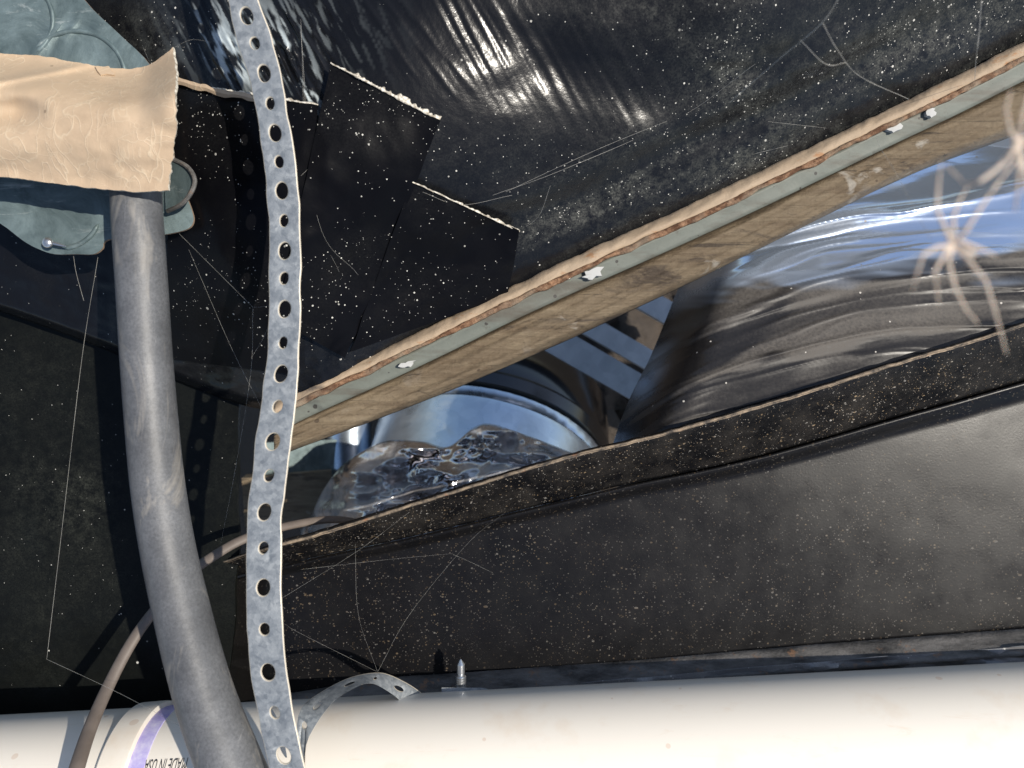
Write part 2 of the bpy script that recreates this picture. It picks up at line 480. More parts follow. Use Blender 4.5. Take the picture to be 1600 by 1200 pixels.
t.bump(t.math('ADD', g, t.math('MULTIPLY', t.noise(220, 5, 0.7), 0.4)), 0.9, 0.003)
M['wood'] = t.set(c, 0.8)
t = NT('green_grey_strip')
c = t.mix(t.noise(70, 6, 0.65), (0.10, 0.112, 0.095), (0.17, 0.18, 0.15))
c = t.mix(t.ramp(t.noise(34, 6, 0.7, vec=t.map((0.35, 1.6, 1), (0, 0, -0.44)), dist=0.6), [(0.48, 0), (0.66, 0.75)]), c, (0.075, 0.06, 0.042))
c = t.mix(t.ramp(t.noise(120, 6, 0.7), [(0.60, 0), (0.70, 0.6)]), c, (0.07, 0.06, 0.045))
c = t.mix(t.math('MULTIPLY', t.dots(240, 0.4, chance=0.3), 0.9), c, (0.035, 0.03, 0.025))
t.bump(t.noise(250, 5, 0.6), 0.25, 0.0008)
M['green'] = t.set(c, 0.6)
t = NT('tan_edging')
rn = t.noise(85, 7, 0.72, vec=t.map((0.5, 1.2, 1), (0, 0, -0.44)))
c = t.mix(t.noise(40, 6, 0.65, vec=t.map((0.3, 1.5, 1), (0, 0, -0.44))), (0.31, 0.225, 0.145), (0.44, 0.345, 0.245))
c = t.mix(t.ramp(rn, [(0.58, 0), (0.66, 0.75)]), c, (0.33, 0.15, 0.055))
t.bump(t.noise(260, 6, 0.7), 0.5, 0.0012)
M['edging'] = t.set(c, 0.75)
t = NT('rust_line')
c = t.mix(t.ramp(t.noise(220, 6, 0.7), [(0.42, 0), (0.62, 1)]), (0.10, 0.045, 0.02), (0.30, 0.17, 0.095))
c = t.mix(t.ramp(t.noise(26, 4, 0.65), [(0.44, 0), (0.58, 0.9)]), c, (0.24, 0.19, 0.135))
t.bump(t.noise(420, 5, 0.7), 0.8, 0.0015)
M['rust'] = t.set(c, 0.85)
M['flake'] = NT('pale_flake').set((0.44, 0.44, 0.42), 0.8)

t = NT('crumpled_film')
c = t.mix(t.ramp(t.noise(25, 6, 0.65), [(0.42, 0.1), (0.7, 1.0)]), (0.40, 0.41, 0.44), (0.70, 0.64, 0.60))
t.bump(t.noise(70, 3, 0.5, dist=1.0), 0.25, 0.004)
M['crumple'] = t.set(c, 0.12, t.ramp(t.noise(20, 4, 0.6), [(0.44, 0.25), (0.58, 0.95)]), 2.0)
M['sleeve'] = NT('black_sleeve').set((0.008, 0.008, 0.010), 0.18, 0.0, 1.7)
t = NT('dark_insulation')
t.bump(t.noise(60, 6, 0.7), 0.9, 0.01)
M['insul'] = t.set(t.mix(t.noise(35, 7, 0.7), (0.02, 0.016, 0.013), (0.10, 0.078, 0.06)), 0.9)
t = NT('soil')
c = t.mix(t.noise(6, 9, 0.7), (0.035, 0.027, 0.020), (0.11, 0.085, 0.062))
c = t.mix(t.math('MULTIPLY', t.dots(30, 0.5, chance=0.5), 0.6), c, (0.16, 0.14, 0.12))
t.bump(t.noise(40, 8, 0.7), 0.9, 0.02)
M['soil'] = t.set(c, 0.95)
t = NT('web_silk')
M['silk'] = t.set((0.55, 0.53, 0.48), 0.5)
t.b.inputs["Alpha"].default_value = 0.27
t = NT('spider_skin')
M['spider'] = t.set(t.mix(t.noise(300, 3, 0.6), (0.66, 0.53, 0.42), (0.80, 0.69, 0.57)), 0.45)
t.b.inputs["Alpha"].default_value = 0.72
t.b.inputs["Subsurface Weight"].default_value = 0.3
t.b.inputs["Subsurface Radius"].default_value = (0.002, 0.001, 0.0007)

# ------------------------------------------------------------------ ground
n = 60
gx = np.concatenate([-np.geomspace(60, 0.9, 18), np.linspace(-0.85, 0.85, 69), np.geomspace(0.9, 60, 18)])
X, Y = np.meshgrid(gx, gx, indexing='ij')
Z = 0.012 * fbm(X * 5, Y * 5, 4, 2) * np.exp(-(X ** 2 + Y ** 2) / 4)
gp = np.stack([X, Y, Z], -1)
gr = sheet('ground', gp, M['soil'], thick=0.05, sharp=None)
tag(gr, kind='structure')


# ------------------------------------------------------------------ upper black plastic sheet
CP = np.array([(-300, -300, .455), (0, 0, .438), (-300, 100, .455), (0, 300, .442), (0, 480, .465), (160, 545, .475), (-300, 400, .46),
               (200, 150, .43), (330, 100, .408), (430, 250, .396), (430, 450, .416), (420, 620, .462), (600, 300, .410), (650, 525, .465), (800, 450, .464),
               (560, 430, .436), (560, 20, .388), (700, 20, .392), (860, 90, .4075), (900, -200, .390), (1000, 150, .421), (1000, 220, .429), (1000, 350, .462), (1300, 80, .434),
               (1300, 200, .462), (1600, 60, .468), (1600, -150, .415), (1900, -80, .470), (1900, -300, .420), (300, 600, .482),
               (300, -300, .41), (750, 250, .415), (1150, 0, .399), (1050, 20, .405), (1250, -60, .398), (620, -120, .395), (520, 100, .394), (1100, 150, .428)])
def tps_fit(cp):
    xy = cp[:, :2] / 500; n = len(cp)
    r = np.linalg.norm(xy[:, None] - xy[None], axis=-1)
    K = np.where(r > 0, r * r * np.log(r + 1e-9), 0) + 0.01 * np.eye(n)
    A = np.zeros((n + 3, n + 3)); A[:n, :n] = K
    Pm = np.hstack([np.ones((n, 1)), xy]); A[:n, n:] = Pm; A[n:, :n] = Pm.T
    w = np.linalg.solve(A, np.concatenate([cp[:, 2], np.zeros(3)]))
    def f(u, v):
        x = np.asarray(u, float) / 500; y = np.asarray(v, float) / 500
        s = w[n] + w[n + 1] * x + w[n + 2] * y
        for k in range(n):
            r2 = (x - xy[k, 0]) ** 2 + (y - xy[k, 1]) ** 2
            s = s + w[k] * 0.5 * r2 * np.log(r2 + 1e-12)
        return s
    return f
film_base = tps_fit(CP)
GD = np.array([0.50, 0.866]); PD = np.array([0.866, -0.50])     # along and across the stretch creases (photo axes)
_sf = rng.uniform(0.16, 0.62, 14); _sp = rng.uniform(0, 6.28, 14); _sa = rng.uniform(0.4, 1, 14) / (_sf / 0.3)
def film_depth(u, v, crease=True):
    u = np.asarray(u, float); v = np.asarray(v, float)
    D = film_base(u, v)
    # swell that carries the bright stretch-marked band
    q = v - (-22 + 0.33 * (u - 640)) - 10 * vnoise(u / 110, v / 300, 5)
    amp = sstep(560, 680, u) * (1 - sstep(980, 1120, u))
    hump = 0.0050 * sstep(250, 760, u) * (1 - 0.8 * sstep(900, 1500, u)) * (sstep(-60, 90, q) - 1.0) * (1 - 0.6 * sstep(-60, -330, q))
    D = D + hump
    D = D + 0.0022 * fbm(u / 260, v / 170, 3, 9) * sstep(0, 200, np.hypot(u - 560, v - 280) - 120)
    # long folds that run beside the batten
    w = v - (600 - 0.478 * (u - 480))
    fold = np.sin(w / 17 + 2.2 * vnoise(u / 220, v / 90, 31)) * np.exp(-((w + 95) / 70) ** 2)
    D = D + 0.0017 * fold * sstep(560, 760, u)
    # the sheet is pulled flat under the upper right and steps down at a long crease
    D = D - 0.0009 * sstep(700, 1300, u) * (1 - sstep(-8, 14, v - (78 + 0.10 * (u - 900)) - 12 * vnoise(u / 150, v * 0, 19)))
    if crease:
        p = u * PD[0] + v * PD[1]; g = u * GD[0] + v * GD[1]
        p = p + 3.0 * vnoise(p / 40, g / 90, 41) + 5 * vnoise(u / 160, v / 160, 43)
        wv = 0
        for f, ph, a in zip(_sf, _sp, _sa): wv = wv + a * np.sin(p * f + ph)
        mask = amp * np.exp(-((q - 40) / 85) ** 2) + 0.5 * sstep(425, 470, u) * (1 - sstep(520, 640, u)) * (1 - sstep(90, 190, v))
        D = D + 0.00015 * wv * mask * (0.7 + 0.6 * vnoise(p / 60, g / 200, 47))
        for (x0, y0, x1, y1, wd, hh) in ((422, -30, 512, 112, 3.5, 7e-4), (438, -30, 524, 104, 2.6, 5e-4), (408, 50, 468, 158, 4.0, 7e-4), (452, 55, 492, 160, 2.6, 5e-4), (330, -10, 388, 84, 3.0, 9e-4), (350, 20, 398, 130, 3.2, 1.1e-3), (362, 70, 396, 128, 2.6, 9e-4), (318, 20, 360, 90, 2.6, 8e-4), (340, 60, 372, 118, 3, 9e-4),
                                         (372, 0, 402, 60, 2.4, 4e-4), (556, -20, 665, 140, 3.4, 3.5e-4), (585, -20, 720, 165, 2.8, 3.5e-4), (610, -20, 760, 170, 3.4, 3e-4), (300, -20, 345, 60, 2.8, 4e-4)):
            L_r = math.hypot(x1 - x0, y1 - y0); dx, dy = (x1 - x0) / L_r, (y1 - y0) / L_r
            al = (u - x0) * dx + (v - y0) * dy; pe = (u - x0) * -dy + (v - y0) * dx + 2.0 * vnoise(al / 40, u * 0, int(x0))
            D = D - hh * np.exp(-(pe / wd) ** 2) * sstep(0, 30, al) * (1 - sstep(L_r - 40, L_r, al))
        # crumpled stretch near the strap
        m2 = np.exp(-((u - 410) / 75) ** 2) * np.exp(-((v - 85) / 75) ** 2)
        D = D - 0.0026 * m2 * ridged(p / 14, g / 70, 3, 51)
        D = D - 0.0006 * ridged(u / 60, v / 34, 3, 55) * sstep(380, 520, v + 0.25 * (400 - u)) * (1 - sstep(650, 800, u))
    return D
us = np.concatenate([np.arange(-320, 280, 4.0), np.arange(280, 560, 2.0), np.arange(560, 1921, 4.0)])
vb = sinterp([(-420, 350), (-320, 385), (0, 487), (160, 545), (300, 606), (420, 640), (500, 612), (600, 572), (800, 470), (1000, 375), (1200, 280), (1400, 183), (1600, 84), (1920, -75), (2000, -115)], us)
tt = np.concatenate([np.linspace(0, 0.30, 56)[:-1], np.linspace(0.30, 0.62, 130)[:-1], np.linspace(0.62, 1, 95)])
U = np.repeat(us[:, None], len(tt), 1)
Vv = -320 + (vb[:, None] + 320) * tt[None]
D = film_depth(U, Vv)
D = D + 0.012 * sstep(0.985, 1.0, tt)[None] * (U < 470)          # the hem turns back on the left
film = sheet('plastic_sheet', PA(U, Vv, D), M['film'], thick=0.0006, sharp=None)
def blob(u, v, cu, cv, ru, rv, rot=0.0):
    c_, s_ = math.cos(rot), math.sin(rot)
    x = (u - cu) * c_ + (v - cv) * s_; y = -(u - cu) * s_ + (v - cv) * c_
    return np.exp(-(x / ru) ** 2 - (y / rv) ** 2)
dust = 0.30 * sstep(850, 1150, U) * (1 - sstep(260, 420, Vv)) + 0.16 * blob(U, Vv, 780, 260, 260, 130)
dust = dust + 0.85 * blob(U, Vv, 1170, 158, 60, 22, 0.6) + 0.5 * blob(U, Vv, 1120, 100, 70, 35, 0.5) + 0.5 * blob(U, Vv, 1400, 50, 120, 35, -0.3)
dust = dust + 0.55 * blob(U, Vv, 1050, 285, 260, 26, -0.30) + 0.45 * blob(U, Vv, 1180, 235, 200, 16, -0.45) + 0.35 * blob(U, Vv, 880, 345, 150, 30, -0.2)
dust = dust + 0.55 * blob(U, Vv, 240, 50, 60, 60) + 0.18 * blob(U, Vv, 560, 520, 160, 60) + 0.25 * blob(U, Vv, 1000, 20, 220, 30)
along = (Vv + 0.478 * U) / 14
streak = sstep(0.35, 0.8, 0.5 + 0.5 * fbm(along, U / 260, 3, 155)) * sstep(700, 950, U) * np.exp(-((Vv - (600 - 0.478 * (U - 480)) + 70) / 75) ** 2)
dust = dust * (0.25 + 0.6 * (0.5 + 0.5 * fbm(U / 60, Vv / 45, 4, 151))) + 0.42 * streak
set_attr(film, 'dust', dust)
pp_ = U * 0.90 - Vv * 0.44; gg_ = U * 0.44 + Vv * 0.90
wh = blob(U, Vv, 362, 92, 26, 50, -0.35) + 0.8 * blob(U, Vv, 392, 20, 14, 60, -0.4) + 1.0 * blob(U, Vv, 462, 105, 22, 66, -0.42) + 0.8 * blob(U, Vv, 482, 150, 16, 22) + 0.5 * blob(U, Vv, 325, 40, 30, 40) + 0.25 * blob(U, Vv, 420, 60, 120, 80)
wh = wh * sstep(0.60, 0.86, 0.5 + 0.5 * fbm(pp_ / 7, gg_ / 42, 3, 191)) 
set_attr(film, 'whitened_glint', wh)  # stress whitening that also carries the stretched film's sun glints as colour
tag(film, "large creased black plastic sheet filling the upper middle, speckled with white dust, patched with tape", "plastic sheet")

def bilinear(c, n, m):
    a = np.linspace(0, 1, n)[:, None]; b = np.linspace(0, 1, m)[None]
    q = np.array(c, float)
    u = (1 - a) * (1 - b) * q[0, 0] + a * (1 - b) * q[1, 0] + a * b * q[2, 0] + (1 - a) * b * q[3, 0]
    v = (1 - a) * (1 - b) * q[0, 1] + a * (1 - b) * q[1, 1] + a * b * q[2, 1] + (1 - a) * b * q[3, 1]
    return u, v
def patch(corners, off, label, lift=0.0, torn=True, seed=0, torn_w=5.0, tornmat='fray'):
    u, v = bilinear(corners, 50, 50)
    b = np.linspace(0, 1, 50)[None]; a = np.linspace(0, 1, 50)[:, None]
    v = v + 1.5 * vnoise(u / 9, v / 40, 60 + seed) * (b < 0.02)
    u = u + 2.0 * vnoise(v / 30, u * 0, 62 + seed) * ((a < 0.02) | (a > 0.98)) + 2.5 * np.sin(3.1 * b) * (a - 0.5)
    d = film_depth(u, v, False) - off - lift * (1 - b) ** 3 - 0.0007 * fbm(u / 70, v / 70, 3, 70 + seed) - 0.0005 * ridged(u / 110 + v / 60, v / 150 - u / 70, 2, 75 + seed)
    d = d - 0.0022 * np.clip(1 - np.hypot(1 - a, b) / 0.25, 0, 1) ** 2
    o = sheet('tape_patch', PA(u, v, d), M['tape'], film, thick=0.0007)
    o["label"] = label
    if torn:
        k = 90
        s = np.linspace(0.0, 1.0, k)
        q = np.array(corners, float)
        uu = q[0, 0] + (q[1, 0] - q[0, 0]) * s; vv = q[0, 1] + (q[1, 1] - q[0, 1]) * s
        dr = (q[1] - q[0]) / np.linalg.norm(q[1] - q[0]); nn = np.array([dr[1], -dr[0]])
        w = torn_w * (0.25 + 0.75 * np.abs(fbm(s * 18, s * 0 + seed, 4, 80 + seed))) * (0.35 + 0.65 * sstep(0.0, 0.3, s))
        rows = []
        for f in (-0.25, 0.3, 1.0):
            pu = uu + nn[0] * w * f; pv = vv + nn[1] * w * f
            rows.append(PA(pu, pv, film_depth(uu, vv, False) - off - lift - 0.0012 + 0.0008 * abs(f)))
        e = sheet('torn_edge', np.stack(rows, 1), M[tornmat], o, thick=0.0006, sharp=None)
    return o
patch([(272, 128), (497, 164), (455, 585), (255, 560)], 0.0050, "black tape patch left of and behind the strap", 0.0008, True, 1, 4)
patch([(516, 98), (687, 188), (540, 560), (432, 500)], 0.0066, "square ended black tape patch right of the strap", 0.0012, True, 2, 8)
patch([(645, 284), (812, 362), (792, 462), (548, 550)], 0.0070, "lower black tape patch with a pale upper edge", 0.0, True, 3, 3.2)

# thin tan sliver reaching from the tan strip to the strap
k = 60
s = np.linspace(0, 1, k)
cu = 255 + 150 * s; cv = 122 + 36 * s + 2 * vnoise(s * 9, s * 0, 3)
rows = []
for f in (-1, 0, 1):
    wv_ = (6.5 - 2.0 * s + 1.6 * vnoise(s * 16, s * 0 + f, 7)) * f
    rows.append(PA(cu, cv + wv_, film_depth(cu, cv, False) - 0.0085 - 0.001 * (f == 0)))
o = sheet('wood_sliver', np.stack(rows, 1), M['tan'], thick=0.0012)
tag(o, "thin tan sliver poking out from behind the cracked tan strip towards the strap", "sliver")

# ------------------------------------------------------------------ lower left black panel
us = np.linspace(-340, 372, 170); tt = np.linspace(0, 1, 170)
top = interp([(-340, 330), (0, 440), (160, 500), (372, 560)], us)
U = np.repeat(us[:, None], 170, 1); Vv = top[:, None] + (1260 - top[:, None]) * tt[None]
U = U - 26 * (sstep(860, 1200, Vv)) * sstep(200, 372, U) + 3 * vnoise(Vv / 60, U * 0, 4) * sstep(330, 372, U)
Dp = 0.494 + 0.018 * sstep(500, 1200, Vv) + 0.004 * fbm(U / 300, Vv / 240, 3, 12) + 0.0006 * fbm(U / 60, Vv / 60, 3, 14)
o = sheet('plastic_board', PA(U, Vv, Dp), M['panel'], thick=0.003)
set_attr(o, 'dust', (0.75 * blob(U, Vv, 110, 800, 110, 120) + 0.35 * blob(U, Vv, 60, 640, 140, 160) + 0.35 * blob(U, Vv, 345, 760, 50, 160) + 0.3 * blob(U, Vv, 120, 1000, 150, 90)) * (0.2 + 0.45 * (0.5 + 0.5 * fbm(U / 50, Vv / 50, 4, 153))))
tag(o, "flat dusty black plastic board at the lower left, behind the thick black hose", "board")


# ------------------------------------------------------------------ tapered steel outrigger
TE = [(330, 884), (440, 850), (500, 834), (600, 802), (700, 771), (800, 739), (900, 711), (1000, 687), (1100, 660), (1200, 631), (1300, 600), (1400, 568), (1500, 539), (1600, 507), (1750, 461), (1950, 400)]
BE = [(330, 915), (450, 884), (600, 852), (700, 829), (800, 804), (900, 780), (1000, 756), (1100, 736), (1200, 712), (1300, 684), (1400, 655), (1500, 627), (1600, 598), (1750, 556), (1950, 500)]
WE = [(330, 1108), (450, 1086), (600, 1062), (720, 1053), (1000, 1033), (1200, 1015), (1400, 999), (1600, 984), (1750, 972), (1950, 956)]
DW = 0.500
us = np.linspace(290, 1950, 270)
sink = 0.06 * (1 - sstep(300, 455, us))
te, be, we = sinterp(TE, us), sinterp(BE, us), sinterp(WE, us)
outr = empty('steel_outrigger', P(1000, 880, DW))
tag(outr, "long tapered black steel beam crossing the lower right, flecked with ochre dust", "steel beam")
def section(rows, name, mat, thick=0.003, sharp=None, em=None):
    return sheet(name, np.stack([PA(us, v, d + sink) for v, d in rows], 1), M[mat], outr, thick=thick, sharp=sharp, edge_mat=em)
jag = 0.7 * fbm(us / 14, us * 0, 3, 33)
# upper flange: lip, slanted face
rows = []
for f in np.linspace(0, 1, 18):
    v = te + jag * (1 - f) + (be - te - 4) * f
    d = 0.462 + (DW - 0.006 - 0.462) * (f ** 1.25)
    rows.append((v, d + 0 * us))
section(rows, 'upper_flange', 'steel_flange', 0.003)
rows = []
for f, dd in ((-0.2, 0.4675), (0.0, 0.4618), (0.5, 0.4602), (1.0, 0.4612)):
    rows.append((te + jag - 2 + (4.5 + 2.5 * vnoise(us / 70, us * 0, 35)) * f, dd + 0 * us))
section(rows, 'flange_lip', 'lip', 0.002)
# web with rounded shoulder, slight dents
rows = []
fs = np.concatenate([np.linspace(0, 0.10, 9), np.linspace(0.12, 1, 50)])
for f in fs:
    v = be + (we - be) * f
    d = DW - 0.0055 * (1 - sstep(0.0, 0.075, f)) ** 1.0 + 0.00035 * fbm(us / 260, v / 190, 3, 36)
    rows.append((v, d))
section(rows, 'web', 'steel', 0.003)
# lower flange: rises towards the camera, then a rounded lip turned down
rows = []
for y, dd in ((0.0, DW - 0.001), (0.003, DW - 0.004), (0.006, DW - 0.010), (0.009, DW - 0.015), (0.0115, DW - 0.0165), (0.0122, DW - 0.0140), (0.0150, DW - 0.0125), (0.0185, DW - 0.0125)):
    base = PA(us, we, DW + sink)
    p = base.copy(); p[:, 1] = p[:, 1] - y + 0.0012; p[:, 2] = CAM_H - dd - sink + 0.0004 * fbm(us / 50, us * 0 + y * 300, 3, 38)
    rows.append(p)
sheet('lower_flange', np.stack(rows, 1), M['lip_grey'], outr, thick=0.0025, sharp=None)

# dusty film strip glimpsed between the lower flange and the white pipe
us2 = np.linspace(870, 1900, 150); tt = np.linspace(0, 1, 30)
U = np.repeat(us2[:, None], 30, 1)
top = sinterp(WE, us2) + 26
left = 60 * (1 - tt)
U = U + (25 - 50 * tt)[None] * (1 - sstep(870, 980, U))
Vv = top[:, None] + 110 * tt[None]
Dd = 0.484 + 0.004 * fbm(U / 70, Vv / 25, 3, 61) + 0.01 * tt[None]
o = sheet('film_scrap', PA(U, Vv, Dd), M['dust_film'], thick=0.0006)
tag(o, "narrow grey dusty film strip glimpsed between beam and white pipe", "plastic film")

# ------------------------------------------------------------------ self-drilling screw through the lower flange
sc = empty('hex_screw', P(720, 1062, 0.475))
tag(sc, "self drilling hex screw with its point sticking up through the beam's lower flange", "screw")
c0 = np.array(P(720, 1030, 0.475)); c1 = np.array(P(720, 1082, 0.475))
L = c1 - c0
mb = MB()
prof = [(0.0, 0.0003), (0.10, 0.0016), (0.16, 0.0025), (0.42, 0.0025), (0.46, 0.0019), (0.5, 0.0031)]
tv = 0.5
while tv < 0.92:
    prof += [(tv + 0.02, 0.0034), (tv + 0.045, 0.0025), (tv + 0.07, 0.0034)]; tv += 0.07
mb.tube([c0 + L * a for a, _ in prof], [b for _, b in prof], 14)
mb.build('shank', M['screw'], sc, sharp=30)
mb = MB()
a0 = c0 + L * 0.90; mb.tube([a0, a0 + L * 0.05], 0.0068, 24)
mb.build('flange_washer', M['screw'], sc)
mb = MB(); mb.tube([c0 + L * 0.95, c0 + L * 1.14, c0 + L * 1.18], [0.0048, 0.0048, 0.0042], 6)
mb.build('hex_head', M['screw'], sc, sharp=20)


# ------------------------------------------------------------------ perforated straps
def strap_mesh(name, Ls, Rs, holes, thick=0.0011, per=24, parent=None):
    """Ls, Rs: world points of both edges by station; holes: (station, along radius in stations, across radius -1..1)."""
    Lc = catmull(Ls, 16); Rc = catmull(Rs, 16); nst = (len(Ls) - 1)
    def at(s, b):
        x = np.clip(s, 0, nst) * 16
        i = np.clip(np.floor(x).astype(int), 0, len(Lc) - 2); f = (x - i)[:, None]
        l = Lc[i] * (1 - f) + Lc[i + 1] * f; r = Rc[i] * (1 - f) + Rc[i + 1] * f
        w = ((b + 1) / 2)[:, None]
        # gentle camber across the width
        cam_ = 0.0006 * (1 - b ** 2)[:, None]
        return l * (1 - w) + r * w + np.array([0, 0, 1.0]) * cam_
    V = []; Fc = []; ids = []
    bounds = [0.0] + [(holes[i][0] + holes[i + 1][0]) / 2 for i in range(len(holes) - 1)] + [float(nst)]
    for (hs, ra, rb), s0, s1 in zip(holes, bounds[:-1], bounds[1:]):
        q = per // 4
        ss = []; bb = []
        for k in range(q): ss.append(s0); bb.append(-1 + 2 * k / q)
        for k in range(q): ss.append(s0 + (s1 - s0) * k / q); bb.append(1.0)
        for k in range(q): ss.append(s1); bb.append(1 - 2 * k / q)
        for k in range(q): ss.append(s1 - (s1 - s0) * k / q); bb.append(-1.0)
        ss = np.array(ss); bb = np.array(bb)
        ang = np.array([math.atan2(-1 + 2 * (k % q) / q, 1) + (k // q) * math.pi / 2 for k in range(per)])
        # ring angles: side 0 is s0 edge with b from -1 to 1
        es = hs - ra * np.cos(ang); eb = rb * np.sin(ang)
        outer = at(ss, bb); inner = at(es, eb); mid = at(hs + (es - hs) * 1.22, eb * 1.22)
        inner = inner.copy(); inner[:, 2] -= 0.00035
        o = len(V)
        for arr in (outer, mid, inner):
            V += arr.tolist()
        for arr in (outer, mid, inner):
            b = arr.copy(); b[:, 2] -= thick; V += b.tolist()
        for k in range(per):
            k2 = (k + 1) % per
            for r_ in (0, 1):
                Fc.append([o + r_ * per + k, o + r_ * per + k2, o + (r_ + 1) * per + k2, o + (r_ + 1) * per + k]); ids.append(0)
                z = o + 3 * per
                Fc.append([z + r_ * per + k, z + (r_ + 1) * per + k, z + (r_ + 1) * per + k2, z + r_ * per + k2]); ids.append(0)
            Fc.append([o + 2 * per + k, o + 2 * per + k2, o + 5 * per + k2, o + 5 * per + k]); ids.append(1)
            if q <= k < 2 * q or 3 * q <= k < per:
                Fc.append([o + k, o + k2, o + 3 * per + k2, o + 3 * per + k]); ids.append(1)
    ob = mesh_obj(name, V, Fc, [M['strap'], M['strap_edge']], parent, sharp=None, mat_ids=ids)
    bm = bmesh.new(); bm.from_mesh(ob.data)
    bmesh.ops.remove_doubles(bm, verts=bm.verts, dist=0.00002)
    bmesh.ops.recalc_face_normals(bm, faces=bm.faces)
    bm.to_mesh(ob.data); bm.free()
    ob.data.polygons.foreach_set("use_smooth", np.ones(len(ob.data.polygons), bool))
    ob.data.set_sharp_from_angle(angle=math.radians(50))
    bv = ob.modifiers.new('edge_roll', 'BEVEL'); bv.width = 0.00045; bv.segments = 2; bv.limit_method = 'ANGLE'; bv.angle_limit = math.radians(55); bv.material = 1
    return ob
HV = [(25, 0), (68, 1), (115, 0), (162, 1), (208, 0), (253, 1), (298, 0), (345, 1), (392, 0), (435, 1), (483, 0), (535, 1), (584, 0), (635, 1), (690, 0), (743, 1), (800, 0), (856, 1), (918, 0), (983, 1), (1050, 0), (1113, 1), (1180, 0)]
EL = [(-170, 318), (-80, 338), (0, 357), (68, 372), (115, 389), (162, 399), (208, 405), (253, 412), (298, 416), (345, 420), (392, 420), (435, 420), (483, 420), (535, 418), (584, 413), (635, 407), (690, 398), (743, 393), (800, 386), (856, 385), (918, 384), (983, 386), (1050, 391), (1113, 402), (1180, 416), (1240, 428), (1300, 440), (1500, 478)]
ER = [(-170, 364), (-80, 383), (0, 402), (68, 425), (115, 437), (162, 446), (208, 455), (253, 462), (298, 466), (345, 469), (392, 470), (435, 470), (483, 470), (535, 468), (584, 466), (635, 462), (690, 455), (743, 449), (800, 441), (856, 440), (918, 440), (983, 442), (1050, 448), (1113, 458), (1180, 472), (1240, 486), (1300, 500), (1500, 540)]
st = np.arange(-160, 1500, 20.0)
L_, R_ = [], []
for v in st:
    d = 0.353 + 0.0016 * math.sin(v / 95) + 0.001 * math.sin(v / 41)
    l, r = float(sinterp(EL, v)), float(sinterp(ER, v))
    w = 0.5 * math.sin(v / 46.5 * math.pi - 1.2)
    slope = 0.22 if v < 180 else 0.0
    l += rng.uniform(-.7, .7); r += rng.uniform(-.7, .7)
    L_.append(P(l - w, v + 2 + slope * 25, d)); R_.append(P(r + w, v - 2 - slope * 25, d - 0.0012))
hl = []
for v, small in [(-110, 0), (-65, 1), (-20, 1)][:0] + [(-118, 0), (-70, 1)] + HV + [(1245, 1), (1310, 0), (1378, 1), (1440, 0)]:
    hl.append(((v + 160) / 20.0, (9.3 if small else 13.2) / 20.0, 0.27 if small else 0.37))
o = strap_mesh('hanger_strap', L_, R_, hl)
tag(o, "long perforated galvanized strap hanging the full height of the picture beside the black hose", "metal strap", "perforated straps")

# the strap's other end, bent over behind the white pipe and screwed to the flange
A = [(466, 1200, .392), (463, 1150, .396), (470, 1108, .405), (500, 1083, .42), (545, 1060, .435), (585, 1052, .445), (610, 1056, .452), (645, 1074, .462), (672, 1096, .472), (690, 1120, .48)]
B = [(476, 1218, .388), (478, 1166, .392), (495, 1130, .400), (522, 1096, .412), (556, 1074, .425), (578, 1068, .433), (596, 1074, .440), (622, 1092, .450), (640, 1112, .460), (655, 1134, .468)]
o = strap_mesh('hanger_strap', [P(*a) for a in A], [P(*b) for b in B], [(1.6, .13, .30), (2.55, .22, .22), (3.9, .22, .25), (5.2, .12, .28), (6.65, .22, .30), (8.2, .18, .25)])
tag(o, "short perforated strap end bent into a peak behind the white pipe near the screw", "metal strap", "perforated straps")
# rounded strap end held by the screw
mb = MB()
pts = []
for k in range(13):
    w = math.pi * k / 12 - math.pi / 2
    pts.append((748 + 22 * math.cos(w), 1084 + 9.5 * math.sin(w)))
poly = [(690, 1074.5), (748, 1074.5)] + pts[::1] + [(690, 1093.5)]
poly = [(690, 1093.5), (690, 1074.5)] + pts
fr = [P(u, v, 0.466 + 0.0012 * (v < 1080)) for u, v in poly]; bk = [p + Vector((0, -0.0004, -0.0012)) for p in fr]
n_ = len(poly)
mb.add(fr + bk, [list(range(n_)), [n_ + i for i in range(n_)][::-1]] + [[i, (i + 1) % n_, n_ + (i + 1) % n_, n_ + i] for i in range(n_)])
o = mb.build('strap_tab', M['strap'], None, sharp=30)
tag(o, "small rounded metal tab clamped under the hex screw beside the white pipe", "metal tab")

# ------------------------------------------------------------------ galvanized plate at the upper left, its bent tab and screw
plate = empty('galvanized_plate', P(80, 200, 0.408))
tag(plate, "blue grey galvanized plate with rounded corners behind the tan strip, upper left", "metal plate")
outline = [(-260, -220), (60, -110), (128, -5), (185, 52), (236, 104), (262, 175), (272, 250), (285, 290), (300, 330), (302, 346), (294, 357), (270, 364), (235, 369), (170, 374), (160, 388), (146, 397), (118, 397), (85, 397), (60, 389), (36, 376), (0, 349), (-60, 318), (-260, 285)]
oc = catmull([(u, v, 0) for u, v in outline], 4)
def plate_d(u, v): return 0.403 + 0.00002 * (v - 200) + 0.000012 * u + 0.0010 * fbm(u / 130, v / 130, 2, 88) 
bm = bmesh.new()
vs = [bm.verts.new((u, v, 0)) for u, v, _ in oc]
bm.faces.new(vs)
bmesh.ops.triangulate(bm, faces=bm.faces)
bmesh.ops.subdivide_edges(bm, edges=bm.edges[:], cuts=3, use_grid_fill=True)
for _ in range(2):
    bmesh.ops.subdivide_edges(bm, edges=[e for e in bm.edges if e.calc_length() > 14], cuts=1, use_grid_fill=True)
bmesh.ops.triangulate(bm, faces=bm.faces)
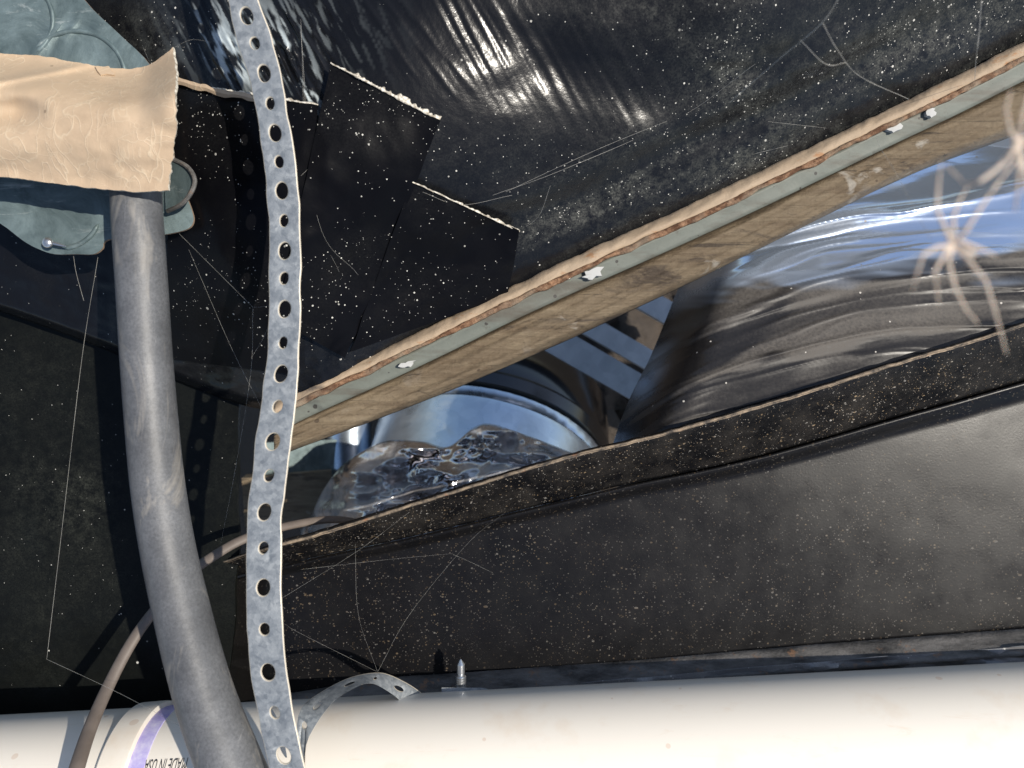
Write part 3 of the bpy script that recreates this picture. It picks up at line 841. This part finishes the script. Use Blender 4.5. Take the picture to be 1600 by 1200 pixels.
fv = [v.co.copy() for v in bm.verts]
bm.verts.index_update()
ff = [[v.index for v in f.verts] for f in bm.faces]
bd = [(e.verts[0].index, e.verts[1].index) for e in bm.edges if len(e.link_faces) == 1]
bm.free()
def ring_h(u, v):
    h = 0
    for cx, cy, R in ((15, 32, 68), (118, 122, 78)):
        r = math.hypot(u - cx, v - cy)
        h += 0.0011 * math.exp(-((r - R) / 4.5) ** 2)
    return h
fr = [P(c.x, c.y, float(plate_d(c.x, c.y)) - ring_h(c.x, c.y)) for c in fv]
bk = [p - Vector((0, 0, 0.0016)) for p in fr]
N = len(fr)
faces = ff + [[i + N for i in f][::-1] for f in ff] + [[a, b, b + N, a + N] for a, b in bd]
ids = [0] * (2 * len(ff)) + [1] * len(bd)
mesh_obj('plate_sheet', fr + bk, faces, [M['plate'], M['plate_edge']], plate, sharp=45, mat_ids=ids)
for cx, cy, R_ in ((15, 32, 68), (118, 122, 78), (95, 330, 62)):
    mb = MB()
    a0_, a1_ = ((-1.9, 1.1) if cy < 100 else (-2.6, 0.3) if cy < 200 else (0.35, 1.5))
    ang = np.linspace(a0_, a1_, 60)
    pp = [P(cx + R_ * math.cos(w), cy + R_ * math.sin(w) * 0.94, float(plate_d(cx + R_ * math.cos(w), cy + R_ * math.sin(w))) - 0.0002) for w in ang]
    mb.tube(pp, np.interp(np.linspace(0, 1, 60), [0, .1, .9, 1], [.0002, .0013, .0013, .0002]), 10)
    mb.build('embossed_ring', M['plate'], plate, sharp=None)
mb = MB()
pc = P(74, 379, 0.4015)
mb.ball(pc, 0.0030, 0.0030, 0.0018, 16, 8)
a = P(84, 380, 0.4015); b_ = P(103, 385, 0.4018)
mb.tube([a, a.lerp(b_, 0.5), b_], [0.0011, 0.0009, 0.0003], 8)
mb.build('rivet', M['screw'], plate)
# bent tab
tab = catmull([(262, 330, .402), (285, 318, .397), (300, 298, .392), (304, 280, .391), (294, 262, .394), (272, 250, .400), (250, 244, .405)], 8)
mb = MB()
q = np.array([P(*x) for x in tab])
mb.tube(q, 0.0012, 8)
mb.build('bent_rim', M['lip_grey'], plate)
ins = [P(255, 250, .403)] + [P(x[0] - 3, x[1], x[2] + 0.0015) for x in tab[::3]] + [P(255, 330, .404)]
n_ = len(ins); bk = [p - Vector((0, 0, 0.001)) for p in ins]
mb = MB(); mb.add(ins + bk, [list(range(n_)), [n_ + i for i in range(n_)][::-1]] + [[i, (i + 1) % n_, n_ + (i + 1) % n_, n_ + i] for i in range(n_)])
mb.build('tab', M['plate'], plate)

# ------------------------------------------------------------------ cracked tan strip
us = np.linspace(-230, 271, 170); tt = np.linspace(0, 1, 90)
top = sinterp([(-260, 60), (-100, 74), (0, 83), (60, 87), (120, 97), (165, 106), (205, 107), (232, 101), (252, 90), (264, 80), (271, 73), (280, 68)], us)
bot = sinterp([(-260, 255), (0, 276), (60, 283), (130, 292), (190, 298), (230, 300), (271, 297), (280, 296)], us)
U = np.repeat(us[:, None], 90, 1); T = np.repeat(tt[None], 170, 0)
Vv = top[:, None] + (bot - top)[:, None] * T
U = U + (2.2 * fbm(Vv / 12, Vv * 0, 3, 91) + 4 * np.sin(T * 3.1)) * sstep(235, 271, U) - 7 * sstep(.5, 1, T) * sstep(200, 271, U)
Vv = Vv + 1.0 * fbm(U / 15, U * 0, 3, 93) * (T > 0.98) + 1.2 * fbm(U / 13, U * 0, 3, 95) * (T < 0.02)
D = 0.359 + 0.033 * (1 - sstep(0.0, 0.42, T)) ** 1.4                         # upper part leans back
D = D - 0.010 * sstep(215, 271, U) * (1 - sstep(0.0, 0.75, T))               # corner curls up
D = D + 0.008 * sstep(0.55, 1.0, T)
dent = np.exp(-(((Vv - (176 - 0.12 * (U + 0))) / 26) ** 2)) * (1 - sstep(20, 85, U))
D = D + 0.009 * dent
crease = np.exp(-(((Vv - (128 - 0.19 * U)) / 5.5) ** 2)) * (1 - sstep(90, 160, U))
D = D - 0.0035 * crease
D = D + 0.0016 * fbm(U / 90, Vv / 60, 3, 97)
o = sheet('tan_strip', PA(U, Vv, D), M['tan'], thick=0.0016, sharp=50, edge_mat=M['fray'])
tag(o, "wide curled strip of cracked tan sheet at the left, ragged right edge", "tan strip")
uu, vv_ = np.meshgrid(np.linspace(0, 1, 10), np.linspace(0, 1, 10), indexing='ij')
pu = 148 + 22 * uu + 9 * vv_; pv = 104 - 1 * uu + 13 * vv_ + 2 * vnoise(uu * 4, vv_ * 3, 9)
ii = np.clip(np.searchsorted(us, pu), 0, len(us) - 1)
jj = np.clip(((pv - top[ii]) / (bot - top)[ii] * 89).round().astype(int), 0, 89)
sheet('peeled_flake', PA(pu, pv, D[ii, jj].mean() + (pv - pv.mean()) * -0.0002 - 0.0010 - 0.0016 * (1 - uu) ** 2), M['tan'], o, thick=0.0006)

# ------------------------------------------------------------------ black hose
hp = [(214, 195, .396), (212, 260, .389), (214, 330, .386), (222, 450, .385), (229, 560, .386), (237, 660, .386), (247, 760, .385), (263, 860, .383), (283, 950, .379), (303, 1030, .374), (327, 1110, .369), (362, 1200, .364), (400, 1290, .36), (450, 1420, .355), (505, 1560, .352)]
hp = np.array([P(*a) for a in catmull(hp, 12)])
rr = np.interp(np.linspace(0, 1, len(hp)), [0, 0.25, 0.5, 0.68, 0.77, 0.86, 1], [.0122, .0123, .0130, .0138, .0146, .0150, .0150])
V, Fc = tube_geo(hp, rr, 40)
o = mesh_obj('black_hose', V, Fc, M['hose'], sharp=60)
tag(o, "thick dusty black hose running down the left side from under the tan strip", "hose")

# ------------------------------------------------------------------ thin cord
cp = [(105, 1250, .385), (120, 1200, .393), (140, 1140, .412), (168, 1075, .432), (202, 1010, .444), (235, 962, .450), (285, 905, .452), (335, 868, .455), (382, 842, .462), (440, 824, .475), (500, 813, .495), (540, 813, .515), (572, 822, .535), (610, 850, .56)]
cpw = np.array([P(*a) for a in catmull(cp, 10)])
r = np.interp(np.linspace(0, 1, len(cpw)), [0, 0.4, 0.7, 1], [.0043, .0033, .0027, .0027])
V, Fc = tube_geo(cpw, r, 14, 0.7)
o = mesh_obj('thin_cord', V, Fc, M['cord'])
tag(o, "thin brown grey cord looping behind the hose and strap into the opening", "cord")

# ------------------------------------------------------------------ white pipe with coupling
pipe = empty('white_pipe', P(800, 1218, 0.45))
tag(pipe, "fat white plastic pipe along the bottom edge with a purple primed coupling", "pipe")
PA0 = np.array(P(-350, 1277, 0.45)); PA1 = np.array(P(1950, 1158, 0.45))
ax = (PA1 - PA0) / np.linalg.norm(PA1 - PA0)
RP = 0.05
def on_axis(u):
    return PA0 + (PA1 - PA0) * ((u + 350) / 2300.0)
def lathe(name, prof, mat, parent, ns=96, mat_ids=None):
    """prof: (axis pixel u, radius)"""
    mb = MB()
    e1 = np.cross(ax, [0, 0, 1.0]); e1 /= np.linalg.norm(e1); e2 = np.cross(e1, ax)
    V = []; Fc = []
    for u, r in prof:
        c = on_axis(u)
        for k in range(ns):
            w = 2 * math.pi * k / ns
            V.append(c + r * (math.cos(w) * e1 + math.sin(w) * e2))
    for i in range(len(prof) - 1):
        for k in range(ns):
            k2 = (k + 1) % ns
            Fc.append([i * ns + k, i * ns + k2, (i + 1) * ns + k2, (i + 1) * ns + k])
    return mesh_obj(name, V, Fc, mat, parent, sharp=35)
UC = 250.0      # coupling's right rim, on the axis
lathe('pipe_body', [(-350, RP - .004), (-350, RP)] + [(u, RP) for u in np.linspace(-300, 1900, 40)] + [(1950, RP), (1950, RP - .004)], M['pvc'], pipe)
lathe('coupling', [(UC - 44, RP + .0003), (UC - 43, RP + .0020), (UC - 40, RP + .0030), (UC - 6, RP + .0034), (UC, RP + .0030), (UC + 1.5, RP + .0022), (UC + 2, RP + .0003)], M['pvc'], pipe)
lathe('primer_ring', [(UC + 2, RP + .0004), (UC + 5, RP + .0005), (UC + 18, RP + .0005), (UC + 25, RP + .0003), (UC + 26, RP - .0002)], M['primer'], pipe)
# print on the pipe: MADE IN USA, upside down as the pipe lies
fc = bpy.data.curves.new('print_text', 'FONT'); fc.body = "MADE IN USA"; fc.size = 1.0; fc.extrude = 0.0
to = bpy.data.objects.new('print_text', fc); C.objects.link(to)
bpy.context.view_layer.update()
dg = bpy.context.evaluated_depsgraph_get()
me = bpy.data.meshes.new_from_object(to.evaluated_get(dg))
bpy.data.objects.remove(to)
bm = bmesh.new(); bm.from_mesh(me)
bmesh.ops.triangulate(bm, faces=bm.faces)
bm.verts.index_update()
tv = np.array([v.co[:] for v in bm.verts]); tf = [[v.index for v in f.verts] for f in bm.faces]
bm.free()
tw = tv[:, 0].max(); th = tv[:, 1].max()
size = 0.0072
e1 = np.cross(ax, [0, 0, 1.0]); e1 /= np.linalg.norm(e1); e2 = np.cross(e1, ax)   # e1 points down the picture
if e1[1] > 0: e1 = -e1
Wd = 0.0235
txt = []
for x, y, _ in tv:
    xx = on_axis(306) + ax * (Wd / 2 - x / tw * Wd)      # reads right to left: upside down
    ang = math.radians(49.3) - (y / th * size) / RP
    # angle from the camera-facing line towards the top of the picture; text tops point down the picture
    up = -e1
    zc = np.array([0, 0, 1.0]); zc = zc - ax * (zc @ ax); zc /= np.linalg.norm(zc)
    txt.append(xx + (RP + 0.00025) * (math.cos(ang) * zc + math.sin(ang) * up))
mesh_obj('print', txt, tf, M['ink'], pipe, smooth=False)

# ------------------------------------------------------------------ batten
TB = [(380, 650), (440, 622), (480, 600), (600, 545), (700, 497), (800, 447), (900, 400), (1000, 355), (1100, 309), (1200, 262), (1300, 213), (1400, 164), (1500, 116), (1600, 65), (1750, -8), (1950, -105)]
LB = [(380, 735), (450, 706), (600, 650), (750, 590), (900, 525), (1050, 455), (1200, 381), (1350, 306), (1470, 251), (1600, 203), (1750, 140), (1950, 60)]
bat = empty('wood_batten', P(1000, 420, 0.47))
tag(bat, "weathered wooden batten with a green grey strip running diagonally up to the right", "batten")
us = np.linspace(428, 1950, 420)
tb, lb = sinterp(TB, us), sinterp(LB, us)
gt = tb + 24 + 0.004 * (us - 480); gb = gt + 27 + 0.004 * (us - 480)
j1 = 1.6 * fbm(us / 22, us * 0, 4, 101); j2 = 1.5 * fbm(us / 30, us * 0, 3, 103); j3 = 0.9 * fbm(us / 90, us * 0, 3, 105)
def bsec(rows, name, mat, thick, sharp=None):
    pts = np.stack([PA(us, v, d) for v, d in rows], 1)
    straight = np.zeros_like(pts); straight[..., 2] = 1.0
    return sheet(name, pts, M[mat], bat, thick=thick, sharp=sharp, nrm=straight)
rows = []
for f in np.linspace(0, 1, 8):
    v = tb + j1 + (gt - tb - j1 + j2 - 4) * f
    rows.append((v, 0.4565 + 0.005 * (1 - f) ** 2 - 0.0015 * math.sin(f * 3.1) + 0.0007 * fbm(us / 25, us * 0 + f * 3, 3, 107)))
bsec(rows, 'edging', 'edging', 0.006)
rows = []
for f in np.linspace(0, 1, 6):
    v = gt + j2 - 6 + (9 + 3 * fbm(us / 30, us * 0, 3, 109)) * f
    rows.append((v, 0.4556 - 0.0012 * math.sin(f * 3.1) + 0.0009 * fbm(us / 9, us * 0 + f * 4, 3, 111)))
bsec(rows, 'rusty_seam', 'rust', 0.003)
rows = []
for f in np.linspace(0, 1, 6):
    rows.append((gt + 1 + (gb - gt) * f, 0.4585 + 0.004 * f + 0.0003 * fbm(us / 40, us * 0 + f * 2, 2, 113)))
bsec(rows, 'grey_green_strip', 'green', 0.004)
rows = []
fs = np.linspace(0, 1, 30)
for f in fs:
    v = gb - 3 + (lb + j3 - gb + 3) * f
    d = 0.4675 + 0.011 * np.exp(-(f / 0.085) ** 2) + 0.0014 * fbm(us / 160, us * 0 + f * 6, 4, 181) + 0.010 * np.clip((f - 0.80) / 0.2, 0, 1) ** 2
    d = d + 0.0005 * fbm(us / 60, us * 0 + f * 14, 3, 115)
    rows.append((v, d))
bsec(rows, 'board', 'wood', 0.018)
for (fu, fv, fw, fh) in ((926, 427, 21, 11), (1396, 197, 18, 11), (1455, 175, 9, 8), (637, 569, 14, 5)):
    k = 14; mb = MB(); ring = []
    for i in range(k):
        w = 2 * math.pi * i / k; r_ = random.uniform(0.45, 1.15)
        ring.append((fu + fw * r_ * math.cos(w) + 0.3 * fh * math.sin(w), fv + fh * r_ * math.sin(w) - 0.35 * fw * math.cos(w) * 0.8))
    top_ = [P(a, b, 0.4563 + random.uniform(-.0002, .0002)) for a, b in ring] + [P(fu, fv, 0.4559)]
    low = [p - Vector((0, 0, 0.003)) for p in top_[:-1]]
    mb.add(top_ + low, [[i, (i + 1) % k, k] for i in range(k)] + [[i, k + 1 + i, k + 1 + (i + 1) % k, (i + 1) % k] for i in range(k)])
    mb.build('plaster_flake', M['flake'], bat, sharp=25)

# ------------------------------------------------------------------ wrapped duct at the right
LD = [(150, 1225), (300, 1140), (380, 1092), (440, 1064), (500, 1040), (560, 1015), (620, 985), (680, 962), (760, 940), (840, 925)]   # v -> left edge u
vs_ = np.linspace(160, 760, 300); ts = np.linspace(0, 1, 300)
ul = sinterp(LD, vs_)
Vv = np.repeat(vs_[:, None], 300, 1)
T = np.repeat(ts[None], 300, 0)
U = ul[:, None] + (1960 - ul)[:, None] * T ** 1.15
w = U - ul[:, None]
hh = np.clip(sinterp(TE, U.ravel()).reshape(U.shape) - Vv, -80, 600)      # height above the beam's lip in the picture
D = 0.474 + 0.050 * np.clip(hh / 330, 0, 3) ** 1.35 + 0.05 * sstep(0, -60, hh)
D = D + 0.085 * (1 - sstep(0, 1, np.clip(w / 115, 0, 1)) ** 0.5) ** 1.7
# long folds fanning out from the lower left rim
flow = Vv + 150 * (1 - np.exp(-(U - 960) / 210)) + 0.05 * (U - 960)
fq = flow / 52 + 0.55 * vnoise(U / 420, flow / 60, 161) + 0.12 * fbm(U / 120, flow / 20, 2, 163)
f1 = 1 - np.abs((fq % 2.0) - 1.0)
amp_ = sstep(-0.5, 0.7, vnoise(U / 260, np.floor(fq / 2) * 3.7, 165))
D = D - 0.0042 * f1 ** 3.0 * amp_ * sstep(0, 70, w)
f2 = 1 - np.abs(((fq * 3.3 + 0.5 * vnoise(U / 230, flow / 40, 167)) % 2.0) - 1.0)
D = D - 0.0013 * f2 ** 3.5 * sstep(0, 60, w) * (0.5 + 0.5 * vnoise(U / 130, flow / 50, 169))
f3 = 1 - np.abs(((fq * 8.3 + 1.0 * vnoise(U / 150, flow / 25, 177)) % 2.0) - 1.0)
D = D - 0.00042 * f3 ** 3 * sstep(0, 60, w) * sstep(-0.2, 0.6, vnoise(U / 110, flow / 18, 179))
D = D + 0.0022 * fbm(U / 220, flow / 130, 2, 123)
o = sheet('wrapped_duct', PA(U, Vv, D), M['duct_film'], thick=0.001, sharp=None)
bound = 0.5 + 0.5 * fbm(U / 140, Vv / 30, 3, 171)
cl = sstep(0.06, 0.26, (478 - 0.10 * (U - 1250) - Vv) / 300 + 0.28 * (bound - 0.5))  # upper area that takes the painted sky sheen
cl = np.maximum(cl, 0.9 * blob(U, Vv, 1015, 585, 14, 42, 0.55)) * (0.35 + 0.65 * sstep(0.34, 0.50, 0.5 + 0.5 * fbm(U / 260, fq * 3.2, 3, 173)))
du_ = sstep(0.32, 0.68, 0.5 + 0.5 * fbm(U / 170, fq * 1.5, 4, 175)) * (0.35 + 0.65 * sstep(0.2, 0.7, f1))
du_ = (0.15 + 0.85 * du_) * (1 - 0.9 * cl) * sstep(0, 60, w + 30)
set_attr(o, 'sky_sheen', cl); set_attr(o, 'dust', du_)
tag(o, "bulging duct wrapped in shiny wrinkled black plastic at the right, between batten and beam", "duct")

# ------------------------------------------------------------------ collar in the opening
col = empty('duct_collar', P(750, 720, 0.80))
tag(col, "round galvanized duct collar with a black sleeve in the opening between batten and beam", "duct collar")
axc = Vector((0.20, 0.80, -0.56)).normalized()
cc = P(752, 764, 0.83)
RC = 0.128
a1 = axc.cross(Vector((0, 0, 1))).normalized(); a2 = axc.cross(a1)
def ring_lathe(name, prof, mat, ns=120, mod=None):
    V = []; Fc = []
    for s_, r in prof:
        for k in range(ns):
            w = 2 * math.pi * k / ns
            rr_ = r + (mod(s_, w) if mod else 0)
            V.append(cc + axc * s_ + rr_ * (math.cos(w) * a1 + math.sin(w) * a2))
    for i in range(len(prof) - 1):
        for k in range(ns):
            k2 = (k + 1) % ns
            Fc.append([i * ns + k, i * ns + k2, (i + 1) * ns + k2, (i + 1) * ns + k])
    return mesh_obj(name, V, Fc, mat, col, sharp=35)
ring_lathe('metal_collar', [(-0.10, RC), (-0.02, RC), (0.020, RC), (0.028, RC + .0015), (0.034, RC + .0015), (0.036, RC - .004)], M['galv'])
ring_lathe('crimped_edge', [(0.036, RC), (0.039, RC + .002), (0.045, RC + .002), (0.047, RC - .003)], M['galv'], 240, lambda s_, w: 0.0002 * math.sin(w * 60))
ring_lathe('black_sleeve', [(0.047, RC - .004), (0.050, RC + .004), (0.062, RC + .006), (0.068, RC + .001), (0.075, RC + .002), (0.10, RC - .002), (0.12, RC - .006), (0.121, RC - .03)], M['sleeve'])
mb = MB()
arc = []
for k in range(24):
    w = math.radians(150 + 3.0 * k)
    arc.append(cc + axc * 0.085 + (RC + .004) * (math.cos(w) * a1 + math.sin(w) * a2))
mb.tube(arc, 0.004, 8, flat=0.5)
mb.build('clamp_band', M['galv'], col)
# crumpled wrap over the lower part
k1, k2 = 150, 90
uu = np.linspace(470, 905, k1)[:, None]; t2 = np.linspace(0, 1, k2)[None]
topv = sinterp([(440, 860), (480, 815), (505, 765), (540, 722), (600, 690), (660, 690), (700, 698), (740, 668), (765, 662), (800, 672), (850, 690), (905, 712), (960, 730)], uu[:, 0])[:, None]
Vv = topv + (900 - topv) * t2; U = uu + 0 * t2
D = 0.690 - 0.045 * np.sqrt(np.clip(t2, 0, 1)) + 0.07 * (1 - sstep(470, 560, U)) - 0.012 * ridged(U / 120, Vv / 60, 2, 131) - 0.006 * ridged(U / 46 + Vv / 90, Vv / 30, 2, 133)
o = sheet('crumpled_wrap', PA(U, Vv, D), M['crumple'], thick=0.001, sharp=None)
tag(o, "crumpled shiny dark plastic wrap in front of the galvanized collar", "plastic wrap")

# steel strips, post and insulation seen in the opening
def bar(name, p0, p1, w, th, mat, parent=None, lipw=0.0):
    p0, p1 = Vector(p0), Vector(p1); d = (p1 - p0).normalized()
    up = Vector((0, 0, 1)); s_ = d.cross(up).normalized(); n_ = s_.cross(d)
    prof = [(-w / 2, 0), (w / 2, 0), (w / 2, -th), (-w / 2, -th)]
    if lipw: prof = [(-w / 2, 0), (w / 2, 0), (w / 2, -lipw), (w / 2 - th, -lipw), (w / 2 - th, -th), (-w / 2 + th, -th), (-w / 2 + th, -lipw), (-w / 2, -lipw)]
    V = []; k = len(prof)
    for p in (p0, p1):
        for a, b in prof: V.append(p + s_ * a + n_ * b)
    Fc = [[i, (i + 1) % k, k + (i + 1) % k, k + i] for i in range(k)] + [list(range(k))[::-1], [k + i for i in range(k)]]
    return mesh_obj(name, V, Fc, mat, parent, smooth=False)
o = bar('steel_channel', P(790, 487, 0.76), P(1060, 642, 0.78), 0.028, 0.0015, M['channel'], None, 0.012)
tag(o, "galvanized steel channel slanting down right of the collar, lower of the pair", "steel channel", "steel channels in the opening")
o = bar('steel_channel', P(850, 468, 0.83), P(1080, 600, 0.85), 0.022, 0.0015, M['channel'], None, 0.012)
tag(o, "dull galvanized steel channel just above the brighter slanting one", "steel channel", "steel channels in the opening")
o = bar('steel_channel', P(960, 440, 0.88), P(1100, 520, 0.88), 0.026, 0.0015, M['channel'], None, 0.012)
tag(o, "short galvanized steel piece tucked under the batten beside the wrapped duct", "steel channel", "steel channels in the opening")
mb = MB()
mb.tube([P(548, 560, .86), P(546, 690, .84), P(552, 800, .83)], [0.024, 0.024, 0.024], 40)
o = mb.build('small_duct', M['galv'], None, sharp=50)
tag(o, "small blue lit round metal duct left of the collar in the opening", "duct")
o = bar('steel_plate', P(400, 722, 0.80), P(540, 715, 0.82), 0.040, 0.002, M['plate'])
tag(o, "pale flat steel plate right of the strap under the batten's lower end", "steel plate")
o = bar('wood_block', P(380, 785, 0.78), P(520, 772, 0.80), 0.050, 0.04, M['wood'])
tag(o, "dark wooden block deep in the opening beside the strap", "wood block")
uu, vv_ = np.meshgrid(np.linspace(780, 1250, 60), np.linspace(360, 640, 40), indexing='ij')
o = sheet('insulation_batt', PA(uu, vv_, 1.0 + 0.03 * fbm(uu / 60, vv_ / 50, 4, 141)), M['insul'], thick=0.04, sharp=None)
tag(o, "dark brown insulation deep behind the steel channels", "insulation")

# ------------------------------------------------------------------ cobwebs
def web(threads, label, r=0.00011, group="cobwebs"):
    mb = MB()
    for th in threads:
        rr_ = r
        if isinstance(th[0], float): rr_ = th[0]; th = th[1:]
        q_ = [np.array(P(*a)) for a in th]
        if len(q_) == 2:
            Lq = np.linalg.norm(q_[1] - q_[0])
            q_ = [q_[0], q_[0] * .6 + q_[1] * .4 + rng.uniform(-.02, .02, 3) * Lq, q_[1]]
        pts = catmull(q_, 8)
        rr_ = rr_ * (1 + 0.45 * fbm(np.arange(len(pts)) * 0.9, np.zeros(len(pts)) + len(mb.V), 2, 5))
        mb.tube(pts, rr_, 5)
    o = mb.build('cobweb', M['silk'], None, sharp=None)
    tag(o, label, "cobweb", group)
web([[(153, 402, .41), (128, 560, .42), (100, 800, .43), (73, 1030, .44)], [(73, 1030, .44), (190, 1085, .41), (300, 1145, .36)], [(115, 400, .41), (131, 470, .415)]],
    "single long thread running from galvanized plate down the left side to the hose", 0.00011)
web([[(280, 365, .40), (340, 425, .40), (395, 480, .385)], [(395, 480, .385), (420, 478, .37)], [(395, 480, .385), (392, 580, .40), (370, 720, .43), (345, 850, .44)],
     [(295, 390, .40), (360, 540, .41), (410, 640, .40)], [(420, 510, .38), (392, 560, .40)]],
    "thin threads strung between the black hose and the strap", 0.00007)
web([[(440, 935, .40), (560, 860, .46), (640, 800, .46)], [(590, 1050, .45), (560, 960, .47), (555, 850, .465)], [(590, 1050, .45), (640, 960, .47), (730, 850, .47), (790, 800, .458)],
     [(590, 1050, .45), (470, 990, .43), (445, 975, .40)], [(470, 890, .46), (600, 875, .47), (705, 865, .475)], [(705, 865, .475), (770, 895, .48)]],
    "faint web of crossing threads over the dark left part of the beam", 0.000055)
web([[(770, 305, .42), (880, 265, .42), (1060, 185, .43), (1180, 100, .40)], [(790, 300, .42), (930, 235, .42), (1060, 182, .43)], [(660, 300, .405), (720, 320, .42), (800, 305, .42)],
     [(1200, 190, .43), (1290, 200, .46), (1320, 205, .47)], [(1180, 240, .45), (1240, 225, .46), (1300, 205, .47)], [(860, 290, .425), (840, 340, .44), (800, 365, .45)]],
    "silvery threads stretched across the dusty middle of the plastic sheet", 0.00010)
web([[0.0002, (1320, -20, .27), (1285, 35, .28), (1220, 90, .30), (1140, 160, .33)], [0.00016, (1285, 35, .28), (1310, 80, .29), (1345, 120, .32), (1420, 155, .36)],
     [0.00016, (1250, 62, .29), (1290, 100, .295), (1322, 98, .30)]],
    "blurred thick web strands in the upper right corner", 0.0003)
web([[0.0002, (1535, -20, .30), (1530, 50, .31), (1525, 95, .33), (1523, 125, .45)]], "single blurred strand at the top right hanging down to the batten", 0.0003)
web([[(1370, 215, .45), (1375, 230, .38), (1400, 270, .29), (1420, 310, .25), (1455, 375, .19)]], "pale thread leading from the batten to the spider", 0.00012)
web([[(470, 30 + 9 * k, .385), (480 + 8 * k, 300 + 20 * k, .40), (500 + 30 * k, 420 + 5 * k, .42)] for k in range(3)] + [[(470, 275, .39), (535, 215, .40)], [(270, 75, .345), (300, 62, .38), (330, 66, .40)], [(262, 80, .345), (238, 100, .37), (222, 70, .40)]],
    "wispy threads around the square tape patch", 0.00006)

# ------------------------------------------------------------------ spiders
def spider(body, legs, label, scale=0.58, d0=0.145):
    mb = MB()
    (ax_, ay_), (bx, by) = body
    A_, B_ = P(ax_, ay_, d0), P(bx, by, d0)
    q = (A_ - B_).to_track_quat('X', 'Z').to_matrix()
    mb.ball(A_, 0.0034 * scale, 0.0021 * scale, 0.0021 * scale, 16, 10, rot=q)
    mb.ball(B_, 0.0019 * scale, 0.0016 * scale, 0.0014 * scale, 14, 8, rot=q)
    mb.tube([A_, A_.lerp(B_, 0.5), B_], 0.0009 * scale, 10)
    for leg in legs:
        pts = np.array([B_] + [P(u, v, d0 + dd) for u, v, dd in leg])
        seg = []
        for i_ in range(len(pts) - 1):
            for f_ in (0, .12, .35, .65, .88): seg.append(pts[i_] * (1 - f_) + pts[i_ + 1] * f_)
        pc_ = catmull(np.array(seg + [pts[-1]]), 2)
        rad = np.interp(np.linspace(0, 1, len(pc_)), [0, 0.3, 0.65, 1], [0.00078, 0.00072, 0.00055, 0.00034]) * scale
        mb.tube(pc_, rad, 8)
    o = mb.build('spider', M['spider'], None, sharp=None)
    rm = o.modifiers.new('one_skin', 'REMESH'); rm.mode = 'VOXEL'; rm.voxel_size = 0.0002; rm.use_smooth_shade = True
    tag(o, label, "spider", "pale long legged spiders")
spider(((1512, 392), (1488, 384)),
       [[(1465, 386, -.004), (1442, 398, -.006), (1432, 430, -.004), (1425, 456, .002)],
        [(1475, 398, -.004), (1460, 425, -.004), (1464, 450, 0), (1467, 476, .004)],
        [(1482, 410, -.003), (1492, 450, -.004), (1508, 482, 0), (1528, 506, .004)],
        [(1512, 405, -.003), (1540, 440, -.004), (1556, 490, -.002), (1572, 552, .004)],
        [(1478, 360, -.003), (1464, 328, -.004), (1466, 290, -.004), (1470, 254, .003), ],
        [(1490, 360, -.003), (1489, 340, -.003), (1500, 312, -.001), (1512, 292, .003)],
        [(1508, 362, -.003), (1530, 328, -.004), (1560, 285, 0), (1592, 245, .004)],
        [(1500, 376, -.002), (1540, 392, -.002), (1556, 400, .001)]],
       "pale long legged spider at the right, in front of the wrapped duct")
spider(((1612, 212), (1590, 222)),
       [[(1560, 262, -.003), (1530, 284, -.003), (1508, 288, .001), (1478, 258, .004)],
        [(1575, 250, -.003), (1545, 276, -.002), (1518, 290, .002)],
        [(1592, 260, -.003), (1590, 300, 0), (1586, 330, .003)],
        [(1600, 262, -.003), (1606, 310, 0), (1612, 345, .004)],
        [(1578, 205, -.003), (1572, 170, 0), (1580, 140, .003)],
        [(1596, 190, -.003), (1606, 150, 0), (1618, 120, .003)],
        [(1630, 240, -.003), (1655, 270, 0), (1670, 310, .003)],
        [(1630, 200, -.003), (1660, 180, 0), (1680, 150, .003)]],
       "second pale spider cut off by the right edge, above the other spider", 0.55, 0.14)
